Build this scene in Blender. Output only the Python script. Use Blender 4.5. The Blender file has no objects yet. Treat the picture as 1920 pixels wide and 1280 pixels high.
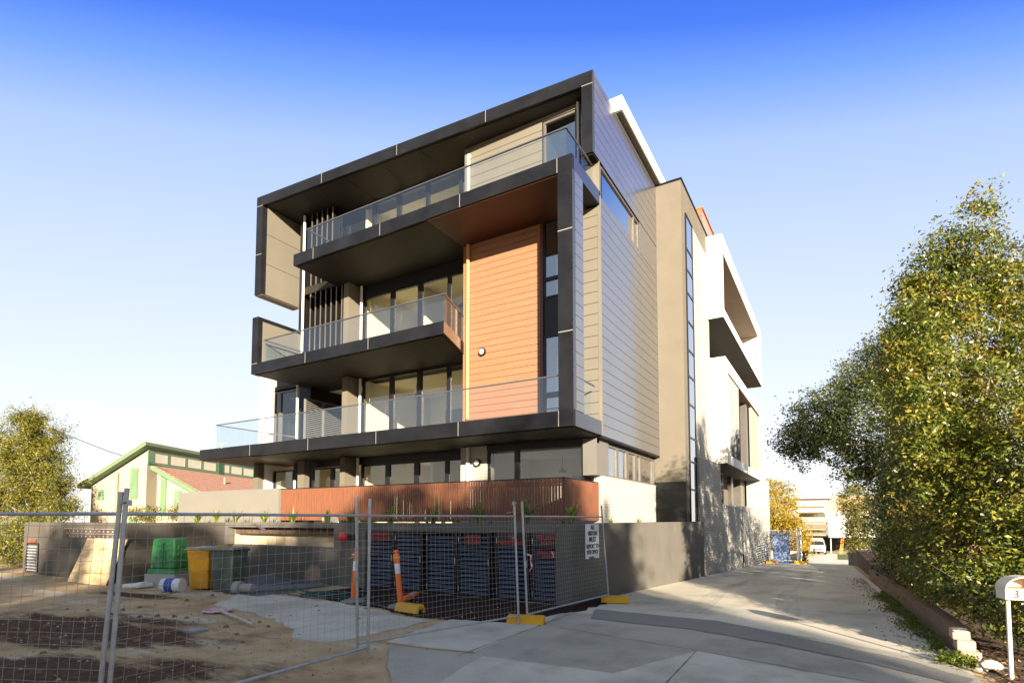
import bpy, bmesh, math, random
import numpy as np
from mathutils import Vector, Matrix
R = math.radians
sc = bpy.context.scene
COL = sc.collection
random.seed(7)
rng = np.random.default_rng(11)

# ------------------------------------------------------------------ camera
cam = bpy.data.cameras.new("camera"); camo = bpy.data.objects.new("camera", cam); COL.objects.link(camo)
sc.camera = camo
cam.sensor_width = 36.0; cam.lens = 1030.0/1920*36
cam.shift_y = (913-640)/1920.0
cam.clip_end = 3000
camo.location = (0, 0, 1.75)
camo.rotation_euler = (R(90)+math.atan(59/1030.0), 0, R(30.39))

# ------------------------------------------------------------------ render / colour
sc.view_settings.view_transform = 'Standard'; sc.view_settings.look = 'None'
sc.view_settings.exposure = 1.92; sc.view_settings.gamma = 1.0
cy = sc.cycles
cy.use_denoising = True
cy.max_bounces = 8; cy.diffuse_bounces = 4; cy.glossy_bounces = 4; cy.transmission_bounces = 6
cy.transparent_max_bounces = 24
cy.sample_clamp_indirect = 6.0

# ------------------------------------------------------------------ sun and sky
SKYK = 2.40; NISK = 0.07
SUN_EL = R(13.2); SUN_AZ = R(40)          # azimuth measured from -Y towards +X
SD = Vector((math.sin(SUN_AZ)*math.cos(SUN_EL), -math.cos(SUN_AZ)*math.cos(SUN_EL), math.sin(SUN_EL)))
sl = bpy.data.lights.new("sun", 'SUN'); sl.energy = 5.0; sl.angle = R(0.6); sl.color = (1.0, 0.87, 0.68)
so = bpy.data.objects.new("sun", sl); COL.objects.link(so)
so.rotation_euler = SD.to_track_quat('Z', 'Y').to_euler(); so.location = (20, -25, 20)
w = bpy.data.worlds.new("World"); sc.world = w; w.use_nodes = True
nt = w.node_tree; nt.nodes.clear()
N = nt.nodes.new; Lk = nt.links.new
out = N('ShaderNodeOutputWorld'); bg = N('ShaderNodeBackground'); sky = N('ShaderNodeTexSky')
sky.sky_type = 'NISHITA'; sky.sun_disc = False; sky.sun_elevation = SUN_EL
sky.sun_rotation = math.atan2(SD.x, SD.y)
sky.air_density = 1.0; sky.dust_density = 0.4; sky.ozone_density = 2.0
# clear blue band opposite the sun: darkens with height and away from the antisolar azimuth, pale towards the horizon
tc = N('ShaderNodeTexCoord'); sep = N('ShaderNodeSeparateXYZ'); Lk(tc.outputs['Generated'], sep.inputs[0])
dot = N('ShaderNodeVectorMath'); dot.operation = 'DOT_PRODUCT'; Lk(tc.outputs['Generated'], dot.inputs[0]); dot.inputs[1].default_value = (-math.sin(R(31)), math.cos(R(31)), 0)
cl_ = N('ShaderNodeMath'); cl_.operation = 'MAXIMUM'; Lk(dot.outputs['Value'], cl_.inputs[0]); cl_.inputs[1].default_value = 0.0
ma = N('ShaderNodeMath'); ma.operation = 'MULTIPLY_ADD'; Lk(cl_.outputs[0], ma.inputs[0]); ma.inputs[1].default_value = 0.65; ma.inputs[2].default_value = 0.35
dv = N('ShaderNodeMath'); dv.operation = 'DIVIDE'; Lk(sep.outputs['Z'], dv.inputs[0]); Lk(ma.outputs[0], dv.inputs[1])
ramp = N('ShaderNodeValToRGB'); Lk(dv.outputs[0], ramp.inputs[0])
cr = ramp.color_ramp
SKYR = [(0.0, (1.0, 0.98, 0.96)), (0.14, (0.92, 0.945, 1.0)), (0.31, (0.76, 0.835, 1.0)), (0.50, (0.60, 0.72, 1.0)), (0.645, (0.44, 0.60, 1.0)), (0.745, (0.19, 0.385, 1.0)), (0.825, (0.065, 0.205, 0.91)), (0.89, (0.04, 0.16, 0.88)), (1.0, (0.33, 0.41, 0.55))]
while len(cr.elements) < len(SKYR): cr.elements.new(0.5)
for e, (p, c) in zip(cr.elements, SKYR): e.position = p; e.color = (*c, 1)
# the half of the sky on the sun's side: warm pale horizon, soft grey blue above
rp2 = N('ShaderNodeValToRGB'); Lk(sep.outputs['Z'], rp2.inputs[0]); c2 = rp2.color_ramp
for k_ in range(2): c2.elements.new(0.5)
for e, (p, c) in zip(c2.elements, [(0.0, (0.80, 0.74, 0.64)), (0.16, (0.50, 0.56, 0.66)), (0.42, (0.32, 0.40, 0.54)), (1.0, (0.33, 0.41, 0.55))]): e.position = p; e.color = (*c, 1)
fb = N('ShaderNodeMapRange'); fb.inputs[1].default_value = -0.15; fb.inputs[2].default_value = 0.22; Lk(dot.outputs['Value'], fb.inputs[0])
smx = N('ShaderNodeMix'); smx.data_type = 'RGBA'; Lk(fb.outputs[0], smx.inputs[0]); Lk(rp2.outputs[0], smx.inputs[6]); Lk(ramp.outputs[0], smx.inputs[7])
sca = N('ShaderNodeVectorMath'); sca.operation = 'SCALE'; sca.inputs['Scale'].default_value = SKYK
Lk(smx.outputs[2], sca.inputs[0])
sc2 = N('ShaderNodeVectorMath'); sc2.operation = 'SCALE'; sc2.inputs['Scale'].default_value = NISK; Lk(sky.outputs[0], sc2.inputs[0])
mx = N('ShaderNodeVectorMath'); mx.operation = 'ADD'; Lk(sca.outputs[0], mx.inputs[0]); Lk(sc2.outputs[0], mx.inputs[1])
Lk(mx.outputs[0], bg.inputs[0]); bg.inputs[1].default_value = 0.11
Lk(bg.outputs[0], out.inputs[0])

# ------------------------------------------------------------------ materials
MATS = {}
def mat(name, rgb, rough=0.6, metal=0.0, spec=0.5, var=0.10, scale=2.0, bump=0.0, bscale=60.0, rvar=0.1, coat=0.0, second=None, sscale=1.2, sfrac=0.5, sedge=0.08, aniso=None, detail=6):
    if name in MATS: return MATS[name]
    m = bpy.data.materials.new(name); m.use_nodes = True; t = m.node_tree; n = t.nodes.new; l = t.links.new
    p = t.nodes['Principled BSDF']; tcn = n('ShaderNodeTexCoord')
    vec = tcn.outputs['Object']
    if aniso:
        mp = n('ShaderNodeMapping'); mp.inputs['Scale'].default_value = aniso; l(vec, mp.inputs[0]); vec = mp.outputs[0]
    ns = n('ShaderNodeTexNoise'); ns.inputs['Scale'].default_value = scale; ns.inputs['Detail'].default_value = detail; ns.inputs['Roughness'].default_value = 0.6
    l(vec, ns.inputs['Vector'])
    r = n('ShaderNodeValToRGB'); r.color_ramp.elements[0].position = 0.3; r.color_ramp.elements[1].position = 0.7
    r.color_ramp.elements[0].color = (*[max(0, c*(1-var)) for c in rgb], 1); r.color_ramp.elements[1].color = (*[min(1, c*(1+var)) for c in rgb], 1)
    l(ns.outputs[0], r.inputs[0]); colr = r.outputs[0]
    if second:
        n2 = n('ShaderNodeTexNoise'); n2.inputs['Scale'].default_value = sscale; n2.inputs['Detail'].default_value = 8; n2.inputs['Roughness'].default_value = 0.62; l(vec, n2.inputs['Vector'])
        r2 = n('ShaderNodeValToRGB'); r2.color_ramp.elements[0].position = max(0, sfrac-sedge); r2.color_ramp.elements[1].position = min(1, sfrac+sedge); l(n2.outputs[0], r2.inputs[0])
        mm = n('ShaderNodeMix'); mm.data_type = 'RGBA'; l(r2.outputs[0], mm.inputs[0]); l(colr, mm.inputs[6]); mm.inputs[7].default_value = (*second, 1); colr = mm.outputs[2]
    l(colr, p.inputs['Base Color'])
    rr = n('ShaderNodeMapRange'); rr.inputs[3].default_value = max(0.02, rough-rvar); rr.inputs[4].default_value = min(1, rough+rvar); l(ns.outputs[0], rr.inputs[0]); l(rr.outputs[0], p.inputs['Roughness'])
    p.inputs['Metallic'].default_value = metal; p.inputs['Specular IOR Level'].default_value = spec
    if coat: p.inputs['Coat Weight'].default_value = coat; p.inputs['Coat Roughness'].default_value = 0.15
    if bump:
        nb = n('ShaderNodeTexNoise'); nb.inputs['Scale'].default_value = bscale; nb.inputs['Detail'].default_value = 5; l(tcn.outputs['Object'], nb.inputs['Vector'])
        b = n('ShaderNodeBump'); b.inputs['Strength'].default_value = bump; b.inputs['Distance'].default_value = 0.02; l(nb.outputs[0], b.inputs['Height']); l(b.outputs[0], p.inputs['Normal'])
    MATS[name] = m; return m

def brick_mat(name, c1, c2, mortar, bw=0.24, bh=0.086, rough=0.75, axis='YZ', ms=0.012, bump=0.6):
    if name in MATS: return MATS[name]
    m = bpy.data.materials.new(name); m.use_nodes = True; t = m.node_tree; n = t.nodes.new; l = t.links.new
    p = t.nodes['Principled BSDF']; tcn = n('ShaderNodeTexCoord'); s = n('ShaderNodeSeparateXYZ'); c = n('ShaderNodeCombineXYZ')
    l(tcn.outputs['Object'], s.inputs[0]); ad = n('ShaderNodeMath'); ad.operation = 'ADD'; l(s.outputs[0], ad.inputs[0]); l(s.outputs[1], ad.inputs[1])
    l(ad.outputs[0], c.inputs[0]); l(s.outputs[2], c.inputs[1])
    b = n('ShaderNodeTexBrick'); l(c.outputs[0], b.inputs['Vector']); b.inputs['Scale'].default_value = 1.0
    b.inputs['Brick Width'].default_value = bw; b.inputs['Row Height'].default_value = bh; b.inputs['Mortar Size'].default_value = ms; b.inputs['Mortar Smooth'].default_value = 0.3
    b.inputs['Color1'].default_value = (*c1, 1); b.inputs['Color2'].default_value = (*c2, 1); b.inputs['Mortar'].default_value = (*mortar, 1)
    l(b.outputs[0], p.inputs['Base Color']); p.inputs['Roughness'].default_value = rough
    bu = n('ShaderNodeBump'); bu.inputs['Strength'].default_value = bump; bu.inputs['Distance'].default_value = 0.008; bu.invert = True
    l(b.outputs['Fac'], bu.inputs['Height']); l(bu.outputs[0], p.inputs['Normal'])
    MATS[name] = m; return m

def glass_mat(name, tint=(0.93, 0.96, 0.95), refl=(1, 1, 1), ior=1.5, boost=0.0, rough=0.0):
    if name in MATS: return MATS[name]
    m = bpy.data.materials.new(name); m.use_nodes = True; t = m.node_tree; t.nodes.clear(); n = t.nodes.new; l = t.links.new
    o = n('ShaderNodeOutputMaterial'); tr = n('ShaderNodeBsdfTransparent'); tr.inputs[0].default_value = (*tint, 1)
    g = n('ShaderNodeBsdfGlossy'); g.inputs[0].default_value = (*refl, 1); g.inputs['Roughness'].default_value = rough
    f = n('ShaderNodeFresnel'); f.inputs[0].default_value = ior
    a = n('ShaderNodeMath'); a.operation = 'ADD'; a.use_clamp = True; l(f.outputs[0], a.inputs[0]); a.inputs[1].default_value = boost
    gm = n('ShaderNodeNewGeometry'); iv = n('ShaderNodeMath'); iv.operation = 'SUBTRACT'; iv.inputs[0].default_value = 1.0; l(gm.outputs['Backfacing'], iv.inputs[1]); mu = n('ShaderNodeMath'); mu.operation = 'MULTIPLY'; l(a.outputs[0], mu.inputs[0]); l(iv.outputs[0], mu.inputs[1])
    mxs = n('ShaderNodeMixShader'); l(mu.outputs[0], mxs.inputs[0]); l(tr.outputs[0], mxs.inputs[1]); l(g.outputs[0], mxs.inputs[2]); l(mxs.outputs[0], o.inputs[0])
    MATS[name] = m; return m

def leaf_mat(name, cols, trans=0.3, rough=0.45, spec=0.35):
    if name in MATS: return MATS[name]
    m = bpy.data.materials.new(name); m.use_nodes = True; t = m.node_tree; n = t.nodes.new; l = t.links.new
    p = t.nodes['Principled BSDF']; o = t.nodes['Material Output']
    at = n('ShaderNodeAttribute'); at.attribute_name = 'tint'
    r = n('ShaderNodeValToRGB'); l(at.outputs['Fac'], r.inputs[0]); e = r.color_ramp.elements
    while len(e) < len(cols): e.new(0.5)
    for x, (pos, c) in zip(e, cols): x.position = pos; x.color = (*c, 1)
    l(r.outputs[0], p.inputs['Base Color']); p.inputs['Roughness'].default_value = rough; p.inputs['Specular IOR Level'].default_value = spec
    tl = n('ShaderNodeBsdfTranslucent'); l(r.outputs[0], tl.inputs[0])
    ms = n('ShaderNodeMixShader'); ms.inputs[0].default_value = trans; l(p.outputs[0], ms.inputs[1]); l(tl.outputs[0], ms.inputs[2]); l(ms.outputs[0], o.inputs[0])
    MATS[name] = m; return m

# ------------------------------------------------------------------ object helpers
OFF = {}
def thing(name, label, cat, loc=(0, 0, 0), rz=0.0, group=None, world=False):
    o = bpy.data.objects.new(name, None); COL.objects.link(o); o.location = loc; o.rotation_euler = (0, 0, rz)
    o.empty_display_size = 0.2
    o['label'] = label; o['category'] = cat
    if group: o['group'] = group
    OFF[o.name] = Vector(loc) if world else Vector((0, 0, 0))
    return o
def tag(o, label, cat, group=None):
    o['label'] = label; o['category'] = cat
    if group: o['group'] = group
    return o
def off_of(par):
    while par is not None:
        if par.name in OFF: return OFF[par.name]
        par = par.parent
    return Vector((0, 0, 0))

class MB:
    def __init__(s): s.v = []; s.f = []
    def add(s, vs, fs):
        b = len(s.v); s.v += [tuple(x) for x in vs]; s.f += [tuple(i+b for i in f) for f in fs]; return s
    def box(s, x0, x1, y0, y1, z0, z1):
        return s.add([(x0,y0,z0),(x1,y0,z0),(x1,y1,z0),(x0,y1,z0),(x0,y0,z1),(x1,y0,z1),(x1,y1,z1),(x0,y1,z1)],
              [(0,3,2,1),(4,5,6,7),(0,1,5,4),(1,2,6,5),(2,3,7,6),(3,0,4,7)])
    def prism(s, pts, z0, z1):          # polygon in XY (anticlockwise) raised
        n = len(pts); vs = [(x,y,z0) for x,y in pts]+[(x,y,z1) for x,y in pts]
        return s.add(vs, [tuple(range(n-1,-1,-1)), tuple(range(n,2*n))]+[(i,(i+1)%n,n+(i+1)%n,n+i) for i in range(n)])
    def ext(s, pts, vec):               # polygon of 3-D points swept along vec
        n = len(pts); vs = [tuple(p) for p in pts]+[tuple(Vector(p)+Vector(vec)) for p in pts]
        return s.add(vs, [tuple(range(n-1,-1,-1)), tuple(range(n,2*n))]+[(i,(i+1)%n,n+(i+1)%n,n+i) for i in range(n)])
    def quad(s, a, b, c, d): return s.add([a,b,c,d], [(0,1,2,3)])
    def obox(s, c, ux, uy, uz):         # oriented box: centre and three half-axis vectors
        c, ux, uy, uz = Vector(c), Vector(ux), Vector(uy), Vector(uz)
        P = [c+a*ux+b*uy+d*uz for d in (-1,1) for a, b in ((-1,-1),(1,-1),(1,1),(-1,1))]
        return s.add(P, [(0,3,2,1),(4,5,6,7),(0,1,5,4),(1,2,6,5),(2,3,7,6),(3,0,4,7)])
    def tube(s, pts, r, n=8, cap=True):
        pts = [Vector(p) for p in pts]; rs = r if isinstance(r, (list, tuple)) else [r]*len(pts)
        b = len(s.v); prev = None
        for i, p in enumerate(pts):
            d = (pts[min(i+1,len(pts)-1)]-pts[max(i-1,0)]).normalized()
            if prev is None:
                a = Vector((0,0,1)) if abs(d.z) < 0.9 else Vector((1,0,0)); u = d.cross(a).normalized()
            else: u = (prev-d*prev.dot(d)).normalized()
            prev = u; v2 = d.cross(u)
            for k in range(n):
                t = 2*math.pi*k/n; s.v.append(tuple(p+(u*math.cos(t)+v2*math.sin(t))*rs[i]))
        for i in range(len(pts)-1):
            for k in range(n):
                s.f.append((b+i*n+k, b+i*n+(k+1)%n, b+(i+1)*n+(k+1)%n, b+(i+1)*n+k))
        if cap:
            s.f.append(tuple(b+k for k in range(n-1,-1,-1))); s.f.append(tuple(b+(len(pts)-1)*n+k for k in range(n)))
        return s
    def cyl(s, p0, p1, r0, r1=None, n=16): return s.tube([p0, p1], [r0, r1 if r1 is not None else r0], n)
    def lathe(s, prof, c=(0,0,0), n=24):
        b = len(s.v)
        for r, z in prof:
            for k in range(n):
                t = 2*math.pi*k/n; s.v.append((c[0]+r*math.cos(t), c[1]+r*math.sin(t), c[2]+z))
        for i in range(len(prof)-1):
            for k in range(n): s.f.append((b+i*n+k, b+i*n+(k+1)%n, b+(i+1)*n+(k+1)%n, b+(i+1)*n+k))
        s.f.append(tuple(b+k for k in range(n-1,-1,-1))); s.f.append(tuple(b+(len(prof)-1)*n+k for k in range(n)))
        return s
    def build(s, name, m, parent=None, smooth=False, bevel=0.0, label=None):
        off = off_of(parent)
        me = bpy.data.meshes.new(name); me.from_pydata([(x-off.x, y-off.y, z-off.z) for x,y,z in s.v], [], s.f); me.update()
        bm = bmesh.new(); bm.from_mesh(me); bmesh.ops.recalc_face_normals(bm, faces=bm.faces); bm.to_mesh(me); bm.free()
        me.materials.append(m)
        if smooth:
            me.polygons.foreach_set('use_smooth', [True]*len(me.polygons))
        o = bpy.data.objects.new(name, me); COL.objects.link(o)
        if parent is not None: o.parent = parent
        if bevel:
            b = o.modifiers.new('bevel', 'BEVEL'); b.width = bevel; b.segments = 2; b.limit_method = 'ANGLE'; b.angle_limit = R(40)
        if smooth and not bevel:
            try:
                me.set_sharp_from_angle(angle=R(35))
            except Exception: pass
        if label: o['label'] = label
        return o
def structure(o): o['kind'] = 'structure'; return o

def text_mesh(name, body, m, parent, loc, size, rot, align='CENTER', depth=0.002, bold=0.0, xscale=1.0):
    cu = bpy.data.curves.new(name, 'FONT'); cu.body = body; cu.size = size; cu.align_x = align; cu.align_y = 'CENTER'; cu.extrude = depth; cu.offset = bold
    to = bpy.data.objects.new('tmp', cu); COL.objects.link(to)
    dg = bpy.context.evaluated_depsgraph_get(); me = bpy.data.meshes.new_from_object(to.evaluated_get(dg)); me.name = name
    bpy.data.objects.remove(to); bpy.data.curves.remove(cu)
    me.materials.clear(); me.materials.append(m)
    o = bpy.data.objects.new(name, me); COL.objects.link(o); o.parent = parent
    o.location = Vector(loc)-off_of(parent); o.rotation_euler = rot; o.scale = (xscale, 1, 1)
    return o

# ------------------------------------------------------------------ foliage
def leaf_mesh(name, C, Nn, size, m, parent, tint, aspect=0.45, fold=0.15, sizevar=0.5, updir=None):
    """C centres, Nn leaf normals: one folded four-cornered leaf each"""
    n = len(C); g = rng.normal(size=(n,3))
    if updir is not None: g = g*0.5+updir
    t = g-(g*Nn).sum(1)[:,None]*Nn; t /= np.linalg.norm(t,axis=1)[:,None]+1e-9
    b = np.cross(Nn, t)
    s = (size*(1+sizevar*rng.uniform(-1,1,n)))[:,None]
    P = np.stack([C-t*s*0.5, C+b*s*aspect*0.5+Nn*s*fold*0.5-t*s*0.05, C+t*s*0.5, C-b*s*aspect*0.5+Nn*s*fold*0.5-t*s*0.05], 1).reshape(-1,3)
    off = off_of(parent); P = P-np.array(off)
    me = bpy.data.meshes.new(name); me.vertices.add(4*n); me.vertices.foreach_set('co', P.astype(np.float32).ravel())
    me.loops.add(4*n); me.loops.foreach_set('vertex_index', np.arange(4*n, dtype=np.int32))
    me.polygons.add(n); me.polygons.foreach_set('loop_start', np.arange(0,4*n,4,dtype=np.int32)); me.polygons.foreach_set('loop_total', np.full(n,4,dtype=np.int32))
    me.update(); me.validate()
    a = me.attributes.new('tint', 'FLOAT', 'POINT'); a.data.foreach_set('value', np.repeat(np.clip(tint,0,1),4).astype(np.float32))
    me.materials.append(m)
    o = bpy.data.objects.new(name, me); COL.objects.link(o); o.parent = parent
    return o
def crown_points(blobs, per, clump=0.3, shell=0.55, up=0.35, out=0.5, keep=None, flat=0.7):
    """blobs: (centre, radii, n_clumps). returns centres, normals, tint"""
    Cs, Ns, Ts = [], [], []
    for c, r, k in blobs:
        c = np.array(c, float); r = np.array(r, float)
        d = rng.normal(size=(k,3)); d /= np.linalg.norm(d,axis=1)[:,None]
        rad = shell+(1.06-shell)*rng.uniform(0,1,k)**0.7
        cc = c+d*r*rad[:,None]
        base = rng.uniform(0,1,k)
        m = per
        P = np.repeat(cc,m,0)+rng.normal(size=(k*m,3))*np.array([clump,clump,clump*flat])*rng.uniform(0.5,1.2,(k,1)).repeat(m,0)
        dd = np.repeat(d,m,0)
        nn = dd*out+np.array([0,0,up])+rng.normal(size=(k*m,3))*0.55
        nn /= np.linalg.norm(nn,axis=1)[:,None]
        Cs.append(P); Ns.append(nn); Ts.append(np.repeat(base,m)*0.74+rng.uniform(0,0.26,k*m))
    C = np.concatenate(Cs); Nn = np.concatenate(Ns); T = np.concatenate(Ts)
    if keep is not None:
        q = keep(C); C, Nn, T = C[q], Nn[q], T[q]
    return C, Nn, T
def trunk(name, base, top, r0, limbs, m, parent, wob=0.12):
    mb = MB(); b, t = Vector(base), Vector(top); n = 6
    pts = [b.lerp(t, i/n)+Vector((random.uniform(-wob,wob), random.uniform(-wob,wob), 0))*(i/n) for i in range(n+1)]
    mb.tube(pts, [r0*(1.25 if i == 0 else 1)*(1-0.75*i/n) for i in range(n+1)], 9)
    for c in limbs:
        c = Vector(c); k = random.uniform(0.3, 0.8); s0 = b.lerp(t, k)
        mid = s0.lerp(c, 0.5)+Vector((random.uniform(-.2,.2), random.uniform(-.2,.2), random.uniform(0,.3)))
        rr = r0*(1-0.75*k)*0.65
        mb.tube([s0, s0.lerp(mid,0.5)+Vector((0,0,.05)), mid, c], [rr, rr*.8, rr*.55, rr*.15], 6)
        for j in range(3):
            e = c+Vector((random.uniform(-.7,.7), random.uniform(-.7,.7), random.uniform(-.2,.8))); mb.tube([mid.lerp(c,.4+.2*j), e], [rr*.3, rr*.08], 5)
    return mb.build(name, m, parent, smooth=True)
# ================================================================== APARTMENT BUILDING
M_dark = mat('dark_metal', (0.009,0.0093,0.011), rough=0.42, spec=0.2, var=0.35, scale=1.3)
M_darkside = mat('dark_metal_edge', (0.03,0.032,0.04), rough=0.2, spec=0.8, var=0.08, scale=0.8)
M_black = mat('black_frame', (0.010,0.010,0.012), rough=0.4, spec=0.4)
M_back = mat('shadow_gap', (0.012,0.011,0.010), rough=0.9, spec=0.1)
M_tan = mat('tan_cladding', (0.155,0.138,0.108), rough=0.34, spec=0.55, var=0.06, scale=0.7)
M_grey = mat('grey_cladding', (0.25,0.25,0.258), rough=0.2, metal=0.75, spec=0.6, var=0.05, scale=0.5, rvar=0.05)
M_tanr = mat('tan_render', (0.135,0.117,0.09), rough=0.8, spec=0.25, var=0.07, scale=1.2, bump=0.25, bscale=90)
M_orange = mat('orange_timber_cladding', (0.27,0.128,0.068), rough=0.42, spec=0.4, var=0.10, scale=3.0, aniso=(0.35,1,6))
M_rust_and_bounce = mat('rust_and_bounce_soffit', (0.055,0.0165,0.006), rough=0.5, spec=0.3, var=0.15, scale=2)  # also carries the orange wall's bounce light under the upper slab
M_soffit = mat('soffit_paint', (0.020,0.0175,0.0125), rough=0.6, spec=0.25, var=0.15, scale=1.0)
M_soffit2 = mat('brown_soffit', (0.16,0.10,0.06), rough=0.6, spec=0.3, var=0.12, scale=2.0)
M_white = mat('white_render', (0.66,0.64,0.60), rough=0.8, spec=0.25, var=0.03, scale=1.5, bump=0.1, bscale=70)
M_room = mat('room_paint', (0.78,0.74,0.63), rough=0.85, spec=0.15, var=0.03, scale=0.6)
M_floor = mat('room_floor', (0.48,0.38,0.25), rough=0.5, var=0.1)
M_pipe = mat('pipe_paint', (0.55,0.52,0.46), rough=0.4, spec=0.5, var=0.05)
M_pipeo = mat('pipe_orange', (0.58,0.27,0.12), rough=0.35, spec=0.5, var=0.05)
M_seal = mat('sealant', (0.20,0.19,0.17), rough=0.7, var=0.08)
M_wbrick = brick_mat('painted_brick', (0.44,0.415,0.365), (0.41,0.39,0.345), (0.33,0.315,0.28), bump=0.9)
M_gbrick = brick_mat('pale_brick', (0.40,0.38,0.335), (0.36,0.345,0.305), (0.28,0.265,0.235), bw=0.30, bh=0.10, bump=1.0)
M_glass = glass_mat('balustrade_glass', (0.94,0.965,0.96), boost=0.11)
M_glassr = glass_mat('return_glass', (0.94,0.965,0.96), boost=0.0, ior=1.25)
M_win = glass_mat('window_glass', (0.93,0.94,0.90), boost=0.09)
M_winb = glass_mat('blue_window_glass', (0.45,0.50,0.55), boost=0.42)
M_steel = mat('handrail_metal', (0.16,0.16,0.17), rough=0.3, metal=0.7, spec=0.5)
M_frame = mat('bronze_frame', (0.10,0.09,0.08), rough=0.35, spec=0.5)
M_lamp = mat('lamp_lens', (0.75,0.75,0.72), rough=0.3)

B = thing('apartment_building', 'four storey apartment block with dark frames, orange timber wall and glass balconies', 'apartment building', (-11, 13.85, 0), world=True)

def board_pts(mb, axis, a0, a1, plane, sgn, z0, z1, pitch, gap=0.014, th=0.02, zref=0.0):
    z = z0-((z0-zref) % pitch)
    while z < z1-0.002:
        b0, b1 = max(z, z0), min(z+pitch-gap, z1)
        if b1-b0 > 0.01:
            if axis == 'Y': mb.box(a0, a1, min(plane, plane+sgn*th), max(plane, plane+sgn*th), b0, b1)
            else: mb.box(min(plane, plane+sgn*th), max(plane, plane+sgn*th), a0, a1, b0, b1)
        z += pitch
    return mb
def bx(mb, axis, a0, a1, p0, p1, z0, z1):
    return mb.box(a0, a1, p0, p1, z0, z1) if axis == 'Y' else mb.box(p0, p1, a0, a1, z0, z1)
def window(axis, a0, a1, z0, z1, plane, mull=(), trans=(), fm=M_black, gm=M_win, fw=0.05, d=0.05, name='window', gname='pane', parent=B, bot=None):
    f = MB(); bot = fw if bot is None else bot
    bx(f, axis, a0, a0+fw, plane-d, plane+d, z0, z1); bx(f, axis, a1-fw, a1, plane-d, plane+d, z0, z1)
    bx(f, axis, a0+fw, a1-fw, plane-d, plane+d, z1-fw, z1); bx(f, axis, a0+fw, a1-fw, plane-d, plane+d, z0, z0+bot)
    for m0, m1 in mull: bx(f, axis, m0, m1, plane-d*1.02, plane+d*0.98, z0+bot, z1-fw)
    for t0, t1 in trans: bx(f, axis, a0+fw, a1-fw, plane-d*0.98, plane+d*0.94, t0, t1)
    fo = f.build(name, fm, parent)
    g = MB(); xs = [a0+fw]+[v for m in mull for v in m]+[a1-fw]
    for i in range(0, len(xs), 2): bx(g, axis, xs[i]-0.004, xs[i+1]+0.004, plane-0.006, plane+0.006, z0+bot-0.004, z1-fw+0.004)
    g.build(gname, gm, fo); return fo

# --- top frame (its front runs 3.7 degrees off the other slabs)
fy = lambda x: 12.557+(x+18.61)*0.0639
XL, XR = -18.61, -5.33
m = MB(); m.prism([(XL, fy(XL)), (XR, fy(XR)), (XR, 14.9), (XL, 14.9)], 13.56, 13.93)          # roof plate
m.prism([(-5.645, fy(-5.645)), (XR, fy(XR)), (XR, 13.83), (-5.645, 13.83)], 11.62, 13.56)       # right post
m.prism([(XL, fy(XL)), (-18.29, fy(-18.29)), (-18.29, 12.72), (-18.25, 12.72), (-18.25, 14.25), (XL, 14.25)], 10.13, 13.56)
top = m.build('roof_frame', M_dark, B)
for i in range(1, 4):
    x = XL+i*3.318; MB().box(x-0.009, x+0.009, fy(x)-0.004, fy(x)+0.01, 13.565, 13.928).build('joint_strip', M_seal, top)
for x0, x1, z in ((XL, -18.29, 13.56), (XL, -18.29, 11.68), (-5.645, XR, 13.56)):
    MB().prism([(x0, fy(x0)-0.004), (x1, fy(x1)-0.004), (x1, fy(x1)+0.01), (x0, fy(x0)+0.01)], z-0.009, z+0.009).build('joint_strip', M_seal, top)
m = MB()                                                                                     # soffit boards of the top frame
sx = [-18.25, -15.9, -14.3, -12.7, -11.1, -9.5, -7.9, -5.645]
for a, b in zip(sx, sx[1:]): m.prism([(a+0.006, fy(a)+0.10), (b-0.006, fy(b)+0.10), (b-0.006, 15.3), (a+0.006, 15.3)], 13.535, 13.556)
m.build('soffit', M_soffit, top)
m = MB()
for z0, z1 in ((10.16, 11.33), (11.345, 12.48), (12.495, 13.53)): m.box(-18.247, -18.225, 12.76, 14.25, z0, z1)
m.build('side_panel', M_tan, top)
MB().box(XL+0.01, -18.23, 12.60, 14.25, 10.105, 10.128).build('underside_panel', mat('bronze_underside', (0.13,0.085,0.055), rough=0.45), top)

# --- balcony slabs
def joints(xs, y, z0, z1, par):
    for x in xs: MB().box(x-0.009, x+0.009, y-0.004, y+0.01, z0+0.003, z1-0.003).build('joint_strip', M_seal, par)
s1 = MB().box(-20.9, -5.33, 12.0, 13.84, 3.98, 4.37).build('balcony_slab', M_dark, B)
joints((-17.816,-14.764,-11.75,-8.729,-5.725), 12.0, 3.98, 4.37, s1)
m = MB(); m.box(-17.8, -5.40, 12.10, 15.2, 3.955, 3.978); m.build('soffit', M_soffit, s1)
MB().box(-20.85, -17.81, 12.06, 16.0, 3.955, 3.978).build('soffit', M_rust_and_bounce, s1, label='rust red soffit panel at the left end')
s2 = MB().prism([(-17.86,12.0),(-9.25,12.0),(-9.87,13.84),(-17.86,13.84)], 6.9, 7.26).box(-17.86, -17.53, 12.0, 13.84, 7.26, 8.95).build('balcony_slab', M_dark, B)
joints((-14.99,-12.131), 12.0, 6.9, 7.26, s2)
MB().box(-17.86, -17.533, 11.996, 12.01, 7.25, 7.268).build('joint_strip', M_seal, s2)
MB().prism([(-17.80,12.10),(-9.38,12.10),(-9.93,13.7),(-9.93,14.4),(-17.80,15.2)], 6.875, 6.898).build('soffit', M_soffit, s2)
MB().box(-17.526, -17.505, 12.18, 13.84, 7.30, 8.80).build('side_panel', M_tan, s2)
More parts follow.
